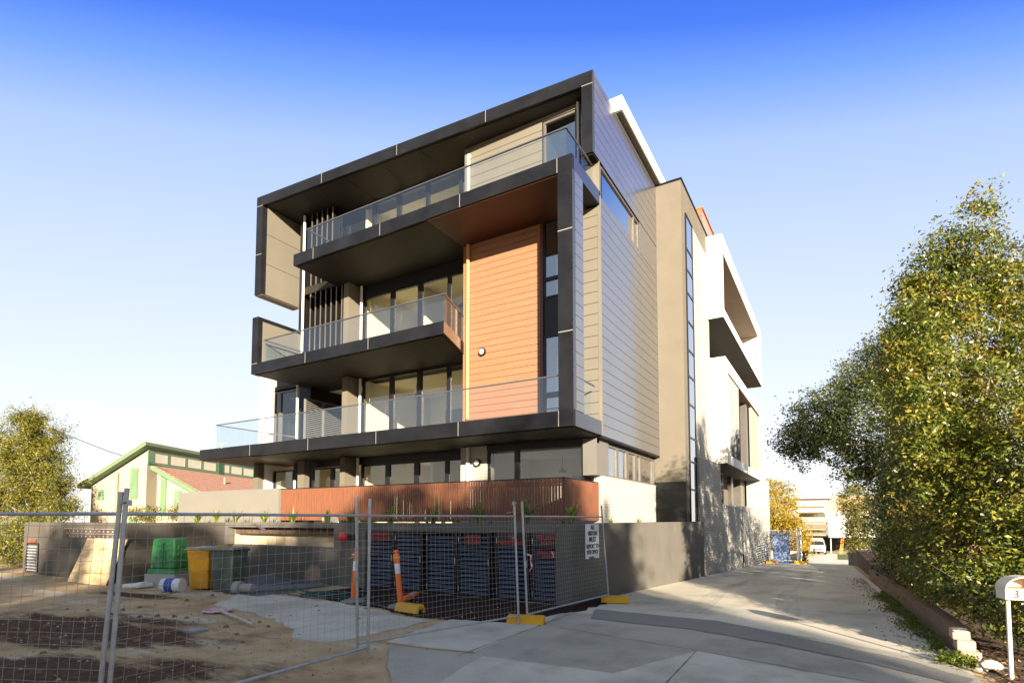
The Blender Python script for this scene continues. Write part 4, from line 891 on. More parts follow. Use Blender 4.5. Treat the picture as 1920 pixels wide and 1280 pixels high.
tag(MB().tube([(-12.2,7.95,0.13),(-12.05,8.0,0.13)], [0.16,0.16], 22).tube([(-12.05,8.0,0.13),(-11.75,8.1,0.13)], [0.11,0.11], 18).build('pipe_collar', mat('collar_grey', (0.33,0.32,0.29), rough=0.7), smooth=True), 'grey pipe collar on the ground at the foot of the dark bin', 'pipe fitting')
# plywood sheet leaning on the letterbox wall
PYM = mat('plywood', (0.74,0.54,0.29), rough=0.65, spec=0.25, var=0.14, scale=1.6, aniso=(1.2,1,3.5), second=(0.50,0.32,0.14), sscale=2.2, sfrac=0.58, sedge=0.10)
b0, b1, t0, t1 = Vector((-18.45,7.02,0.01)), Vector((-16.45,7.08,0.01)), Vector((-18.35,7.42,1.20)), Vector((-16.15,7.44,1.22))
m = MB(); m.ext([b0,b1,t1,t0], (0.0,0.018,-0.004)); tag(m.build('plywood_sheet', PYM), 'large pale plywood sheet leaning against the letterbox wall', 'plywood')
# steel ramp plate propped on the planter wall
m = MB(); P = [(-12.45,7.80,0.02),(-11.15,7.82,0.02),(-11.40,10.15,0.03),(-12.9,8.9,0.33)]
m.add([*P, *[(x,y,z+.012) for x,y,z in P]], [(0,1,2),(0,2,3),(4,6,5),(4,7,6),(0,4,5,1),(1,5,6,2),(2,6,7,3),(3,7,4,0)])
PL = tag(m.build('steel_plate', mat('plate_steel', (0.11,0.112,0.118), rough=0.5, metal=0.4, var=0.2, scale=3)), 'grey steel chequer plate lying propped beside the dark bin', 'steel plate')
rg = MB()
for i in range(22):
    t = i/21; a = Vector((-11.95,8.15,0.10)).lerp(Vector((-11.55,9.9,0.062)), t); rg.obox(a+Vector((0.12,0,-.0)), (0.24,-0.06,-0.02), (0.0,0.012,0), (0,0,0.006))
rg.build('tread_bar', M_galv, PL)
# hose pile
hp = []; cx, cyy = -10.0, 8.55
for i in range(420):
    t = i*0.13; r_ = 0.35+0.28*math.sin(t*0.37)+0.12*math.sin(t*1.7); hp.append((cx+1.35*r_*math.cos(t)+0.4*math.sin(t*.21), cyy+0.62*r_*math.sin(t)+0.15*math.cos(t*.33), 0.025+0.06*abs(math.sin(t*0.9))))
hp += [(-9.2,8.4,.03),(-8.8,8.1,.03),(-8.2,8.3,.03),(-7.7,8.15,.03),(-7.3,8.4,.03)]
tag(MB().tube(hp, 0.011, 6).build('garden_hose', mat('hose_green', (0.03,0.075,0.06), rough=0.5)), 'tangled dark green hose on the soil between plate and bollards', 'hose')
# paddle sign lying down
PD = thing('paddle_sign', 'round red and white paddle with a pale handle lying on the dirt', 'traffic paddle', (-10.05, 6.2, 0.03), R(-17))
MB().cyl((0,0,0.0),(0,0,0.012),0.26,n=32).build('disc', mat('paddle_red', (0.5,0.12,0.16), rough=0.5, second=(0.65,0.5,0.5), sscale=14, sfrac=0.5, sedge=0.03), PD)
MB().tube([(0.1,0.0,0.02),(2.05,0.0,0.03)], 0.027, 10).build('handle', mat('handle_wood', (0.48,0.40,0.33), rough=0.6), PD, smooth=True)
tag(MB().box(-8.78,-8.48,4.86,5.1,0.0,0.03).box(-8.75,-8.51,4.89,5.07,0.03,0.036).build('pit_lid', mat('pit_lid_grey', (0.25,0.26,0.27), rough=0.6)), 'small square grey pit lid in the brown dirt', 'pit lid')
for i in range(4):
    pass
# white pipe on the planter
tag(MB().tube([(-12.75,11.0,1.72),(-12.25,10.9,1.70)], [0.085,0.085], 20).tube([(-12.27,10.905,1.70),(-12.17,10.885,1.70)], [0.10,0.10], 20).build('pvc_pipe', mat('pvc', (0.70,0.68,0.62), rough=0.4), smooth=True), 'short white pipe offcut lying on the planter among the plants', 'pipe')

# mailbox
MBX = thing('mailbox', 'cream metal mailbox with a curved lid on a white post at the shrub', 'mailbox', (1.57, 7.9, 0))
M_cream = mat('cream_paint', (0.74,0.66,0.50), rough=0.45, var=0.06, scale=5)
MB().tube([(0.02,0,0),(0.02,0,0.90)], 0.021, 12).build('post', mat('post_white', (0.78,0.74,0.66), rough=0.5), MBX, smooth=True)
RZ = Matrix.Rotation(R(12), 4, 'Z')
def rot_(o): o.rotation_euler = (0,0,R(12)); return o
rot_(MB().box(-0.04,0.34,-0.10,0.10,0.885,1.005).build('box', M_cream, MBX, bevel=0.006))
m = MB(); cx_, rx_, rz2 = 0.15, 0.19, 0.13
def arch(k, rx, rz): a = math.pi*k/14; return (cx_+rx*math.cos(a), 1.006+rz*math.sin(a))
for k in range(14):
    o0, o1, i1, i0 = arch(k,rx_,rz2), arch(k+1,rx_,rz2), arch(k+1,rx_-.012,rz2-.012), arch(k,rx_-.012,rz2-.012)
    m.ext([(o0[0],-0.115,o0[1]),(o1[0],-0.115,o1[1]),(i1[0],-0.115,i1[1]),(i0[0],-0.115,i0[1])], (0,0.22,0))
m.ext([(arch(k,rx_-.002,rz2-.002)[0],0.092,arch(k,rx_-.002,rz2-.002)[1]) for k in range(15)], (0,0.012,0))
rot_(m.build('lid', M_cream, MBX))
rot_(MB().box(-0.03,0.325,-0.09,0.09,1.007,1.012).build('slot_tray', mat('slot_orange', (0.5,0.25,0.07), rough=0.5), MBX))
tn = text_mesh('number', '3', mat('number_ink', (0.04,0.035,0.03), rough=0.5), MBX, (0,0,0), 0.12, (R(90),0,R(12)), bold=0.002); v = RZ @ Vector((0.055,-0.103,0.945)); tn.location = v
# ================================================================== VEGETATION
M_bark = mat('bark', (0.13,0.095,0.065), rough=0.9, var=0.3, scale=8, bump=0.8, bscale=30)
M_barkp = mat('pale_bark', (0.26,0.20,0.14), rough=0.9, var=0.25, scale=8, bump=0.6, bscale=30)
L_near = leaf_mat('lilly_pilly_leaf', [(0.0,(0.040,0.066,0.011)),(0.40,(0.10,0.13,0.016)),(0.72,(0.21,0.20,0.025)),(0.90,(0.33,0.24,0.035)),(1.0,(0.33,0.16,0.033))], trans=0.28, rough=0.35, spec=0.5)
L_dark = leaf_mat('dark_tree_leaf', [(0.0,(0.026,0.044,0.010)),(0.6,(0.05,0.07,0.013)),(0.88,(0.12,0.125,0.02)),(1.0,(0.24,0.21,0.035))], trans=0.18, rough=0.4, spec=0.45)
L_gold = leaf_mat('golden_leaf', [(0.0,(0.24,0.19,0.025)),(0.6,(0.42,0.32,0.04)),(1.0,(0.52,0.26,0.05))], trans=0.45)
L_gum = leaf_mat('feathery_leaf', [(0.0,(0.065,0.078,0.014)),(0.5,(0.16,0.155,0.024)),(1.0,(0.30,0.25,0.04))], trans=0.35)
L_flax = leaf_mat('flax_leaf', [(0.0,(0.06,0.11,0.015)),(0.6,(0.16,0.20,0.03)),(1.0,(0.36,0.33,0.06))], trans=0.2)
L_pink = leaf_mat('blossom_petal', [(0.0,(0.26,0.10,0.15)),(1.0,(0.38,0.23,0.25))], trans=0.3, rough=0.7)
L_weed = leaf_mat('weed_leaf', [(0.0,(0.05,0.08,0.01)),(1.0,(0.16,0.20,0.02))], trans=0.3)
L_litter = leaf_mat('leaf_litter', [(0.0,(0.09,0.045,0.02)),(0.6,(0.20,0.10,0.04)),(1.0,(0.36,0.25,0.14))], trans=0.05, rough=0.8)

def sprigs(blobs, n, length, per, up=0.6, low=-0.2):
    """loose twigs that break the outline: leaves strung along short shoots leaving the clumps"""
    Cs, Ns, Ts = [], [], []
    wts = np.array([b[2] for b in blobs], float); pick = rng.choice(len(blobs), n, p=wts/wts.sum())
    for i in pick:
        c, r, k = blobs[i]; d = rng.normal(size=3); d[2] = abs(d[2])*0.8+low; d /= np.linalg.norm(d)
        p0 = np.array(c)+d*np.array(r)*0.95; g = d*0.7+np.array([0,0,up])+rng.normal(size=3)*0.25; g /= np.linalg.norm(g)
        L = length*rng.uniform(0.4,1.3); t = rng.uniform(0.05,1,per)
        Cs.append(p0+np.outer(t*L,g)+rng.normal(size=(per,3))*0.045*(1.3-t)[:,None]*length*3)
        nn = rng.normal(size=(per,3))*0.8+np.array([0,-0.2,0.6]); Ns.append(nn/np.linalg.norm(nn,axis=1)[:,None]); Ts.append(np.full(per, rng.uniform(0.25,0.6))+rng.uniform(0,0.4,per))
    return np.concatenate(Cs), np.concatenate(Ns), np.concatenate(Ts)
def tree(name, label, cat, base, top, r0, blobs, per, size, lm, bark=M_bark, clump=0.3, group=None, keep=None, aspect=0.45, shell=0.5, out=0.5, up=0.35, limbs=None, flat=0.7, sprig=0, slen=0.5):
    P = thing(name, label, cat, base, group=group, world=True)
    trunk('trunk', base, top, r0, limbs if limbs is not None else [b[0] for b in blobs if b[0][2] > 1.0] or [b[0] for b in blobs], bark, P)
    C, Nn, T = crown_points(blobs, per, clump, shell=shell, keep=keep, out=out, up=up, flat=flat)
    if sprig:
        # bites and hollows that part the crown into boughs
        kf = 2.6/max(0.45, clump*2.6)
        f_ = np.sin(kf*C[:,0]+1.3)*np.sin(kf*0.9*C[:,1]+2.1)+np.sin(kf*1.15*C[:,2]+0.8*kf*C[:,0]+0.5)*np.sin(kf*0.7*C[:,1]-0.6*kf*C[:,2]); q_ = f_+rng.normal(size=len(C))*0.22 > -0.50; C, Nn, T = C[q_], Nn[q_], T[q_]
        C2_, N2_, T2_ = sprigs(blobs, sprig, slen, 14); C = np.concatenate([C, C2_]); Nn = np.concatenate([Nn, N2_]); T = np.concatenate([T, T2_])
    leaf_mesh('crown', C, Nn, size, lm, P, T, aspect=aspect)
    return P, C, Nn
# near flowering shrub beside the mailbox
nb = [((1.85,13.4,3.6),(0.80,1.0,1.3),150), ((1.60,12.6,2.2),(0.60,0.9,1.0),105), ((1.38,12.25,4.3),(0.42,0.7,1.6),190), ((1.30,14.0,5.0),(0.40,0.6,0.85),60), ((2.3,14.1,6.3),(0.6,0.6,0.7),60), ((3.1,14.2,6.5),(0.42,0.5,0.8),50), ((2.4,13.8,5.1),(0.85,1.0,1.1),130), ((1.75,13.7,5.7),(0.42,0.6,0.85),52), ((2.1,13.9,6.4),(0.35,0.45,0.55),34), ((2.65,14.2,6.7),(0.42,0.5,1.05),62), ((2.72,14.2,7.9),(0.2,0.22,0.5),18), ((3.3,14.0,5.2),(0.7,0.9,1.2),90), ((2.9,12.8,3.4),(1.0,1.3,1.5),190), ((2.7,12.4,1.8),(1.1,1.5,1.3),210), ((2.2,11.3,1.2),(0.75,1.1,0.9),130), ((3.1,11.6,2.6),(0.8,1.0,1.2),120), ((2.2,10.2,0.9),(0.55,0.8,0.6),95), ((2.85,10.6,1.5),(0.7,0.9,1.0),110), ((1.62,13.9,6.4),(0.10,0.12,0.45),9), ((1.75,14.1,6.75),(0.32,0.45,0.55),42), ((1.45,14.1,6.0),(0.34,0.5,0.6),45), ((2.2,14.1,7.2),(0.35,0.4,0.5),36), ((1.35,14.0,5.4),(0.10,0.12,0.45),9)]
PN, C1, N1 = tree('flowering_shrub', 'tall yellow green shrub with small pink flowers right of the driveway behind the mailbox', 'shrub', (2.4,12.9,0.0), (2.6,14.0,6.6), 0.07, nb, 80, 0.072, L_near, bark=M_barkp, clump=0.17, shell=0.36, sprig=300, slen=0.5)
k = rng.choice(len(C1), 260, replace=False); k = k[(C1[k,2] < 3.4)][:46]
Pc = np.repeat(C1[k]+N1[k]*0.09, 16, 0)+rng.normal(size=(len(k)*16,3))*0.032; Nc = rng.normal(size=Pc.shape); Nc /= np.linalg.norm(Nc,axis=1)[:,None]
leaf_mesh('blossom', Pc, Nc, 0.030, L_pink, PN, rng.uniform(0,1,len(Pc)), aspect=0.7)
# second shrub at the right edge
tree('tall_shrub', 'tall dark shrub cut off by the right edge of the photo', 'shrub', (3.8,14.4,0), (3.8,14.6,6.4), 0.07, [((3.75,14.6,5.3),(0.42,0.6,2.0),110), ((3.7,13.9,3.0),(0.6,0.9,1.5),110)], 48, 0.085, L_near, bark=M_barkp, clump=0.18, sprig=60)
# low bush by the garden wall and the mailbox
PL_, C2, N2 = tree('low_bush', 'low bush with pale pink flower heads round the mailbox post', 'bush', (2.1,9.2,0), (2.1,9.2,0.7), 0.04, [((2.0,9.3,0.62),(0.62,0.85,0.38),110), ((2.35,8.5,0.75),(0.5,0.55,0.42),90), ((1.62,10.1,0.75),(0.38,0.6,0.38),70), ((1.60,11.6,0.80),(0.48,1.1,0.55),120), ((1.58,13.6,0.85),(0.48,1.3,0.75),130), ((1.6,16.2,0.7),(0.5,1.5,0.8),130)], 40, 0.062, L_near, bark=M_barkp, clump=0.13)
k = rng.choice(len(C2), 400, replace=False); k = k[(C2[k,2] > 0.45) & (C2[k,1] < 9.6)][:26]
Pc = np.repeat(C2[k]+N2[k]*0.05, 14, 0)+rng.normal(size=(len(k)*14,3))*0.035; Nc = rng.normal(size=Pc.shape); Nc /= np.linalg.norm(Nc,axis=1)[:,None]
leaf_mesh('blossom', Pc, Nc, 0.026, L_pink, PL_, rng.uniform(0.3,1,len(Pc)), aspect=0.7)
# dark tree leaning over the driveway
db = [((1.95,15.6,0.75),(0.55,1.6,0.85),150), ((1.95,18.6,0.7),(0.6,1.8,0.95),160), ((1.9,21.8,0.5),(0.6,1.8,1.0),150), ((2.6,21.5,3.1),(1.9,2.6,2.5),340), ((0.9,21.0,5.0),(1.5,1.8,1.5),230), ((-0.35,20.6,4.9),(0.95,1.2,1.0),120), ((-0.9,20.5,4.2),(0.65,0.8,0.75),70), ((1.9,22.0,6.9),(1.3,1.6,1.1),170), ((0.75,21.5,6.3),(0.8,1.0,0.8),80), ((2.2,18.3,2.7),(1.0,1.9,2.5),310), ((2.25,16.0,2.4),(0.95,1.7,2.2),280), ((0.7,21.0,3.5),(0.75,0.9,0.7),80)]
tree('dark_tree', 'dense dark green tree leaning over the driveway behind the flowering shrub', 'tree', (2.6,21.0,gz(21)), (2.3,21.3,6.0), 0.17, db, 72, 0.09, L_dark, clump=0.22, shell=0.42, up=0.5, sprig=260, slen=0.5)
hb = [((2.35,26.0,1.6),(1.0,3.0,2.1),260), ((2.3,31.0,1.5),(0.9,3.0,2.1),200)]
tree('hedge_bush', 'shaded hedge along the driveway behind the dark tree', 'hedge', (2.4,28,gz(28)), (2.4,28,1.5), 0.08, hb, 40, 0.12, L_dark, clump=0.28, limbs=[(2.4,26,1.6),(2.4,31,1.5)])
tree('sunlit_bush', 'small sunlit yellow green bush hanging past the far end of the hedge', 'bush', (1.25,36.5,gz(36)), (1.2,36.5,2.0), 0.06, [((1.0,36.5,2.6),(0.75,1.0,1.1),90), ((1.0,36.5,1.0),(0.7,1.0,1.2),80)], 36, 0.13, L_gum, clump=0.25)
# brick edging wall of the garden
GB = brick_mat('garden_brick', (0.17,0.105,0.07), (0.14,0.085,0.055), (0.16,0.12,0.09), bw=0.4, bh=0.19, bump=0.5)
m = MB()
for i in range(16):
    y0 = 9.0+i*0.9; y1 = y0+.9; f = lambda y: 1.28-0.02*(y-9)
    m.ext([(f(y0),y0,gz(y0)-.1),(f(y1),y1,gz(y1)-.1),(f(y1),y1,gz(y1)+.36),(f(y0),y0,gz(y0)+.36)], (0.16,0,0))
gwo = m.build('garden_edging', GB); tag(gwo, 'low brown block wall edging the garden beside the driveway', 'garden wall')
m = MB(); m.box(1.29,1.50,8.74,9.0,0,0.12); m.box(1.26,1.45,8.75,9.0,0.12,0.25); m.box(1.22,1.40,8.76,9.0,0.25,0.37)
tag(m.build('stepped_pillar', mat('pillar_stone', (0.42,0.33,0.24), rough=0.85, var=0.12, bump=0.3), bevel=0.02), 'stepped pale stone end of the low garden wall in the sun', 'stone pillar')
structure(MB().prism([(1.42,9.0),(1.15,23.0),(1.0,36),(9,36),(9,4.5),(2.3,4.5),(1.6,7.0),(1.5,8.7)], -1.4, 0.035).build('garden_bed', M_bed))
n = 1500; Cc = np.stack([rng.uniform(1.45,3.6,n), rng.uniform(6.4,9.6,n), np.full(n,.042)],1); Nn = rng.normal(size=(n,3))*.3+np.array([0,0,1]); Nn /= np.linalg.norm(Nn,axis=1)[:,None]
o = leaf_mesh('leaf_litter', Cc, Nn, 0.075, L_litter, None, rng.uniform(0,1,n)); o['kind'] = 'stuff'
n = 6000; t = rng.uniform(0,1,n); yy = 9.0+t*8.0; Cc = np.stack([1.20-0.02*(yy-9)-np.abs(rng.normal(size=n))*0.16*(0.25+0.9*np.sin(yy*1.3)**2), yy, rng.uniform(0.0,0.13,n)+np.array([gz(v) for v in yy])+.01],1)
Nn = rng.normal(size=(n,3))+np.array([-0.5,-0.5,0.8]); Nn /= np.linalg.norm(Nn,axis=1)[:,None]
o = leaf_mesh('weeds', Cc, Nn, 0.045, L_weed, None, rng.uniform(0,1,n), aspect=0.35); o['kind'] = 'stuff'
n = 900; yy = rng.uniform(9,24,n); Cc = np.stack([1.12-0.02*(yy-9)-np.abs(rng.normal(size=n))*0.22, yy, np.array([gz(v) for v in yy])+.022],1); Nn = rng.normal(size=(n,3))*.25+np.array([0,0,1]); Nn /= np.linalg.norm(Nn,axis=1)[:,None]
o = leaf_mesh('leaf_litter', Cc, Nn, 0.05, L_litter, None, rng.uniform(0,1,n)); o['kind'] = 'stuff'
n = 700; Cc = np.stack([rng.normal(1.22,.10,n), rng.normal(8.5,.12,n), rng.uniform(0.01,0.12,n)],1); Nn = rng.normal(size=(n,3))+np.array([-.4,-.5,.8]); Nn /= np.linalg.norm(Nn,axis=1)[:,None]
o = leaf_mesh('weeds', Cc, Nn, 0.05, L_weed, None, rng.uniform(0.5,1,n), aspect=0.35); o['kind'] = 'stuff'
def stone(label, x, y, s, m_):
    bm = bmesh.new(); bmesh.ops.create_icosphere(bm, subdivisions=2, radius=1)
    for v in bm.verts: v.co = Vector((v.co.x*s*1.3, v.co.y*s, max(-.3, v.co.z)*s*0.7))*(1+random.uniform(-.14,.14))+Vector((0,0,s*.2))
    me = bpy.data.meshes.new('stone'); bm.to_mesh(me); bm.free(); me.materials.append(m_); o = bpy.data.objects.new('stone', me); COL.objects.link(o); o.location = (x, y, 0.035); o['label'] = label; o['category'] = 'stone'; o['group'] = 'stones at the foot of the mailbox'; return o
M_st = mat('pale_stone', (0.45,0.40,0.35), rough=0.85, var=0.15, scale=9)
stone('pale stone lying at the foot of the mailbox post', 1.50, 8.35, 0.10, M_st); stone('smaller pink stone between the stepped pillar and the mailbox', 1.42, 8.60, 0.05, mat('pink_stone', (0.5,0.33,0.26), rough=0.85, var=0.1)); stone('small grey stone at the edge of the footpath by the mailbox', 1.38, 8.15, 0.045, M_st)
# timber fence behind the shrubs and at the far bend
def paling(label, pts, h, mtl):
    m = MB()
    for (x0,y0),(x1,y1) in zip(pts, pts[1:]):
        L = math.hypot(x1-x0,y1-y0); k = int(L/0.12)
        for i in range(k):
            a, b = i/k, (i+.93)/k; xa, ya, xb, yb = x0+(x1-x0)*a, y0+(y1-y0)*a, x0+(x1-x0)*b, y0+(y1-y0)*b; z = gz(ya); hh = h+random.uniform(-.02,.02)
            m.ext([(xa,ya,z-.05),(xb,yb,z-.05),(xb,yb,z+hh),(xa,ya,z+hh)], (0.018,0.0,0))
    return tag(m.build('paling_fence', mtl), label, 'fence')
M_pal = mat('weathered_timber', (0.11,0.085,0.07), rough=0.85, var=0.25, scale=6)
paling('weathered timber paling fence at the far end of the hedge', [(1.15,37.5),(0.75,46.0)], 1.75, M_pal)
paling('warm brown timber fence glimpsed behind the flowering shrub', [(5.6,10.5),(5.3,20)], 1.9, mat('brown_timber', (0.30,0.17,0.09), rough=0.8, var=0.2))
# flax plants along the planter
def flax(label, x, y, s, nblade, tl=0.0):
    P = thing('flax_plant', label, 'plant', (x, y, 1.6), group='spiky plants along the planter edge')
    m = MB(); tints = []
    for i in range(nblade):
        a = random.random()*6.283; lean = random.uniform(0.15,0.95); L = s*random.uniform(.65,1.1); wd = 0.022*random.uniform(.7,1.2); p = Vector((random.uniform(-.04,.04),random.uniform(-.04,.04),0)); d = Vector((math.cos(a),math.sin(a),0)); side = Vector((-d.y,d.x,0)); pts = []
        for k in range(5):
            t = k/4; c = p+d*(L*lean*t**1.5*.75)+Vector((0,0,L*(t-0.35*lean*t*t))); pts.append((c, wd*(1-t)**.6*(0.6+.8*min(1,3*t)) if k < 4 else 0.001))
        for k in range(4):
            (c0,w0),(c1,w1) = pts[k], pts[k+1]; m.quad(c0-side*w0, c0+side*w0, c1+side*w1, c1-side*w1); tints += [random.random()]*4 if k == 0 else [tints[-1]]*4
    o = m.build('leaves', L_flax, P); at = o.data.attributes.new('tint','FLOAT','POINT'); at.data.foreach_set('value', tints[:len(o.data.vertices)])
    return P
FX = [(-18.72,.44,'before the left half of the grey wall, leftmost of its plants'),(-17.64,.52,'before the grey wall, second plant from the left'),(-16.6,.52,'before the grey wall where it meets the timber screen'),(-15.15,.50,'before the left end of the timber screen'),(-13.83,.55,'between the left screen end and the white pipe'),(-12.35,.50,'right behind the white pipe offcut'),(-11.41,.50,'above the red alarm bell'),(-10.0,.58,'above the SPRINKLER cupboard door'),(-8.56,.58,'above the third cupboard door'),(-7.2,.62,'above the WATER METERS door'),(-5.9,.68,'above the FIRE HYDRANT door'),(-4.85,.62,'at the right corner of the planter by the visitors sign')]
for x, s, lb_ in FX: flax('spiky flax plant '+lb_, x, 10.75, s, 26)
for x, y in ((-5.0,13.6),(-4.75,15.2)):
    flax('tiny young plant by the white side wall '+('near the fence post' if y < 14 else 'beyond the first one'), x, y, .22, 10)
PR, C3, N3 = tree('rose_bush', 'low rose bush with pink blooms on the planter before the neighbour house', 'bush', (-22.3,12.6,1.6), (-22.3,12.6,1.9), 0.03, [((-22.6,12.6,1.98),(1.5,.5,.36),80),((-25.5,12.4,1.95),(1.2,.5,.32),50)], 36, 0.075, L_gum, clump=0.14, limbs=[(-22.8,12.6,2.0),(-21.8,12.6,2.0)])
k = rng.choice(len(C3), 40, replace=False); Pc = np.repeat(C3[k]+N3[k]*.06, 12, 0)+rng.normal(size=(len(k)*12,3))*.05; Nc = rng.normal(size=Pc.shape); Nc /= np.linalg.norm(Nc,axis=1)[:,None]
leaf_mesh('blossom', Pc, Nc, 0.05, L_pink, PR, rng.uniform(0,1,len(Pc)), aspect=0.7)
# hedge at far left behind the fence
tree('hedge', 'yellow green hedge at the left edge behind the fence mesh', 'hedge', (-26.0,8.6,0), (-26.0,8.6,1.0), 0.06, [((-25.9,8.5,.9),(1.35,1.0,.95),200),((-28.2,8.3,.9),(1.4,1.0,1.0),120)], 40, 0.085, L_gum, clump=0.2, limbs=[(-25.8,8.5,1.0),(-27,8.5,1.0)])
# big tree on the left
lt = []
for u, v, rr, kk in ((-2.2,3.4,1.7,140),(-0.6,4.6,1.6,150),(0.9,3.9,1.5,140),(1.7,2.6,1.2,90),(0.2,2.2,1.7,150),(-1.6,1.7,1.6,120),(1.2,5.2,0.95,80),(0.55,6.1,0.75,60),(-3.3,5.0,1.5,120),(-2.4,6.1,0.9,60),(2.1,1.3,0.9,60),(-3.6,2.6,1.6,110),(0.9,0.6,1.2,70)):
    fd = 30.0; lat = -27.2+u*1.15; lt.append(((-0.5058*fd+0.8626*lat, 0.8626*fd+0.5058*lat, v+1.0), (rr*1.0, rr*1.0, rr*0.72), kk))
tb = (-0.5058*30-0.8626*28.2, 0.8626*30-0.5058*28.2, 0.0)
tree('feathery_tree', 'sunlit feathery yellow green tree left of the green trimmed house', 'tree', tb, (tb[0], tb[1], 4.5), 0.28, lt, 105, 0.125, L_gum, bark=M_barkp, clump=0.30, aspect=0.30, shell=0.30, sprig=420, slen=1.0)
# golden tree at the end of the driveway
tree('golden_tree', 'golden yellow tree behind the far corner of the apartment block', 'tree', (-4.4,50,gz(50)), (-4.3,50,3), 0.18, [((-4.4,50,2.7),(1.8,2.0,2.1),230),((-2.9,49.5,0.5),(0.95,1.3,1.45),130),((-5.8,50,1.2),(1.6,1.8,1.8),120),((-2.5,49.3,-0.5),(0.6,0.9,0.75),50),((-4.0,50,0.4),(1.2,1.3,1.3),100)], 44, 0.17, L_gold, clump=0.34)
tree('dark_bush', 'dark green bush below the golden tree by the driveway kerb', 'bush', (-3.2,46.5,gz(46)), (-3.2,46.5,-1.0), 0.05, [((-2.7,46.5,-1.15),(0.6,0.7,0.5),60)], 36, 0.14, L_dark, clump=0.22)
# street trees behind the camera that throw the long shadows
def shadow_tree(label, p, s, zc, r, rz_, k, tall):
    x, y = s*0.643+p*0.766, -s*0.766+p*0.643
    tree('street_tree', label, 'tree', (x,y,0), (x,y,zc), 0.22, [((x,y,zc),(r,r,rz_),k),((x+.4*r,y+.3*r,zc-rz_*.5),(r*.7,r*.7,rz_*.7),k//2)], 60, 0.34, L_dark, clump=0.45, group='street trees across the road')
# ================================================================== NEIGHBOURING BUILDINGS AND DISTANCE
M_green = mat('green_trim', (0.105,0.175,0.09), rough=0.5, var=0.08, scale=2)
M_cbrick = brick_mat('cream_brick', (0.33,0.275,0.195), (0.29,0.24,0.17), (0.30,0.265,0.21), bump=0.4)
M_tile = mat('terracotta_tile', (0.40,0.21,0.14), rough=0.75, var=0.2, scale=3, aniso=(1,3,1))
HS = thing('brick_house', 'cream brick house with green trim, clerestory windows and a terracotta tile roof', 'house', (-34.8, 16.7, -0.1), R(26.6))
m = MB()
m.ext([(-3.4,0.3,-.5),(0,0.3,-.5),(0,0.3,5.85),(-3.4,0.3,3.75)], (0,11.7,0))
m.ext([(0.0,1.2,-.5),(2.75,1.2,-.5),(2.75,1.2,3.25),(0.0,1.2,4.75)], (0,10.5,0))
m.build('wall', M_cbrick, HS)
rf = MB(); rf.ext([(-3.75,-.25,3.62),(0.30,-.25,6.13),(0.30,-.25,6.30),(-3.85,-.25,3.73)], (0,12.8,0)); ro = rf.build('roof', M_green, HS)
MB().ext([(-3.85,-.22,3.77),(0.2,-.22,6.29),(0.2,-.22,6.34),(-3.85,-.22,3.84)], (0,12.7,0)).build('roof_cover', M_tile, ro)
tl = MB(); L = Vector((3.05,0,-1.62))
for i in range(11):
    a, b = i/11, (i+1)/11; p = Vector((0.02,0.7,5.02)); q0, q1 = p+L*a, p+L*b+Vector((0.02,0,-0.0))
    tl.ext([q0+Vector((0,0,0)), q1+Vector((0,0,0.0)), q1+Vector((0,0,.05)), q0+Vector((0,0,.015))], (0,11.2,0))
lr = tl.build('tile_roof', M_tile, HS)
MB().ext([(0.0,0.60,4.78),(3.12,0.60,3.10),(3.12,0.60,3.36),(0.0,0.60,5.04)], (0,0.09,0)).box(3.05,3.15,0.69,11.9,3.10,3.28).build('barge_board', M_green, lr)
MB().cyl((1.6,5.5,4.1),(1.6,5.5,4.65),0.06,n=8).build('vent_pipe', M_tile, lr)
cl = MB(); cl.box(0.0,0.05,0.3,12.0,5.05,5.22); cl.box(0.0,0.05,0.3,12.0,5.78,6.12)
for i in range(8): y = 0.3+i*1.65; cl.box(0.0,0.06,y,y+.22 if i else y+.5,5.22,5.78)
cf = cl.build('clerestory_window', M_green, HS); MB().box(0.005,0.03,0.5,12.0,5.22,5.78).build('pane', mat('cream_blind', (0.55,0.48,0.36), rough=0.25, spec=0.7), cf)
for x0, x1, z0, z1 in ((-2.95,-2.6,2.95,3.55),(-0.98,-0.5,3.0,4.85),(0.25,0.62,2.0,4.5),(-0.98,-0.5,0.2,1.9)):
    yy = 0.28 if x0 < 0 else 1.18
    s = MB(); s.box(x0,x1,yy-.03,yy,z0,z1)
    k = z0+.04
    while k < z1-.05: s.box(x0+.03,x1-.03,yy-.045,yy-.03,k,k+.05); k += .09
    s.build('shutter', M_green, HS)
MB().box(1.15,1.6,1.13,1.18,1.8,3.55).build('shutter', M_green, HS)
MB().tube([(-1.75,0.22,0.2),(-1.75,0.22,4.55)], 0.06, 8).build('downpipe', mat('brown_pipe', (0.30,0.19,0.10), rough=0.6), HS)
MB().cyl((0.15,7.4,6.3),(0.15,7.4,7.3),0.035,n=8).box(-0.35,0.65,7.38,7.42,7.25,7.29).build('roof_antenna', M_galv, HS)
MB().box(-0.02,0.09,7.2,7.8,5.0,6.15).build('dark_bracket', mat('dark_green', (0.03,0.08,0.035), rough=0.6), HS)
tag(MB().tube([(-46,14,9.0),(-42,15.2,7.2),(-38,16.4,5.8),(-34.0,17.3,4.8)], 0.02, 5).build('service_cable', M_black), 'thin black service cable sloping from the left tree to the house eave', 'cable')
tag(MB().box(-60,-38,26,26.2,0,2.6).build('rear_fence', mat('grey_fence', (0.28,0.25,0.22), rough=0.8)), 'grey boundary fence seen between the feathery tree and the brick house', 'fence')

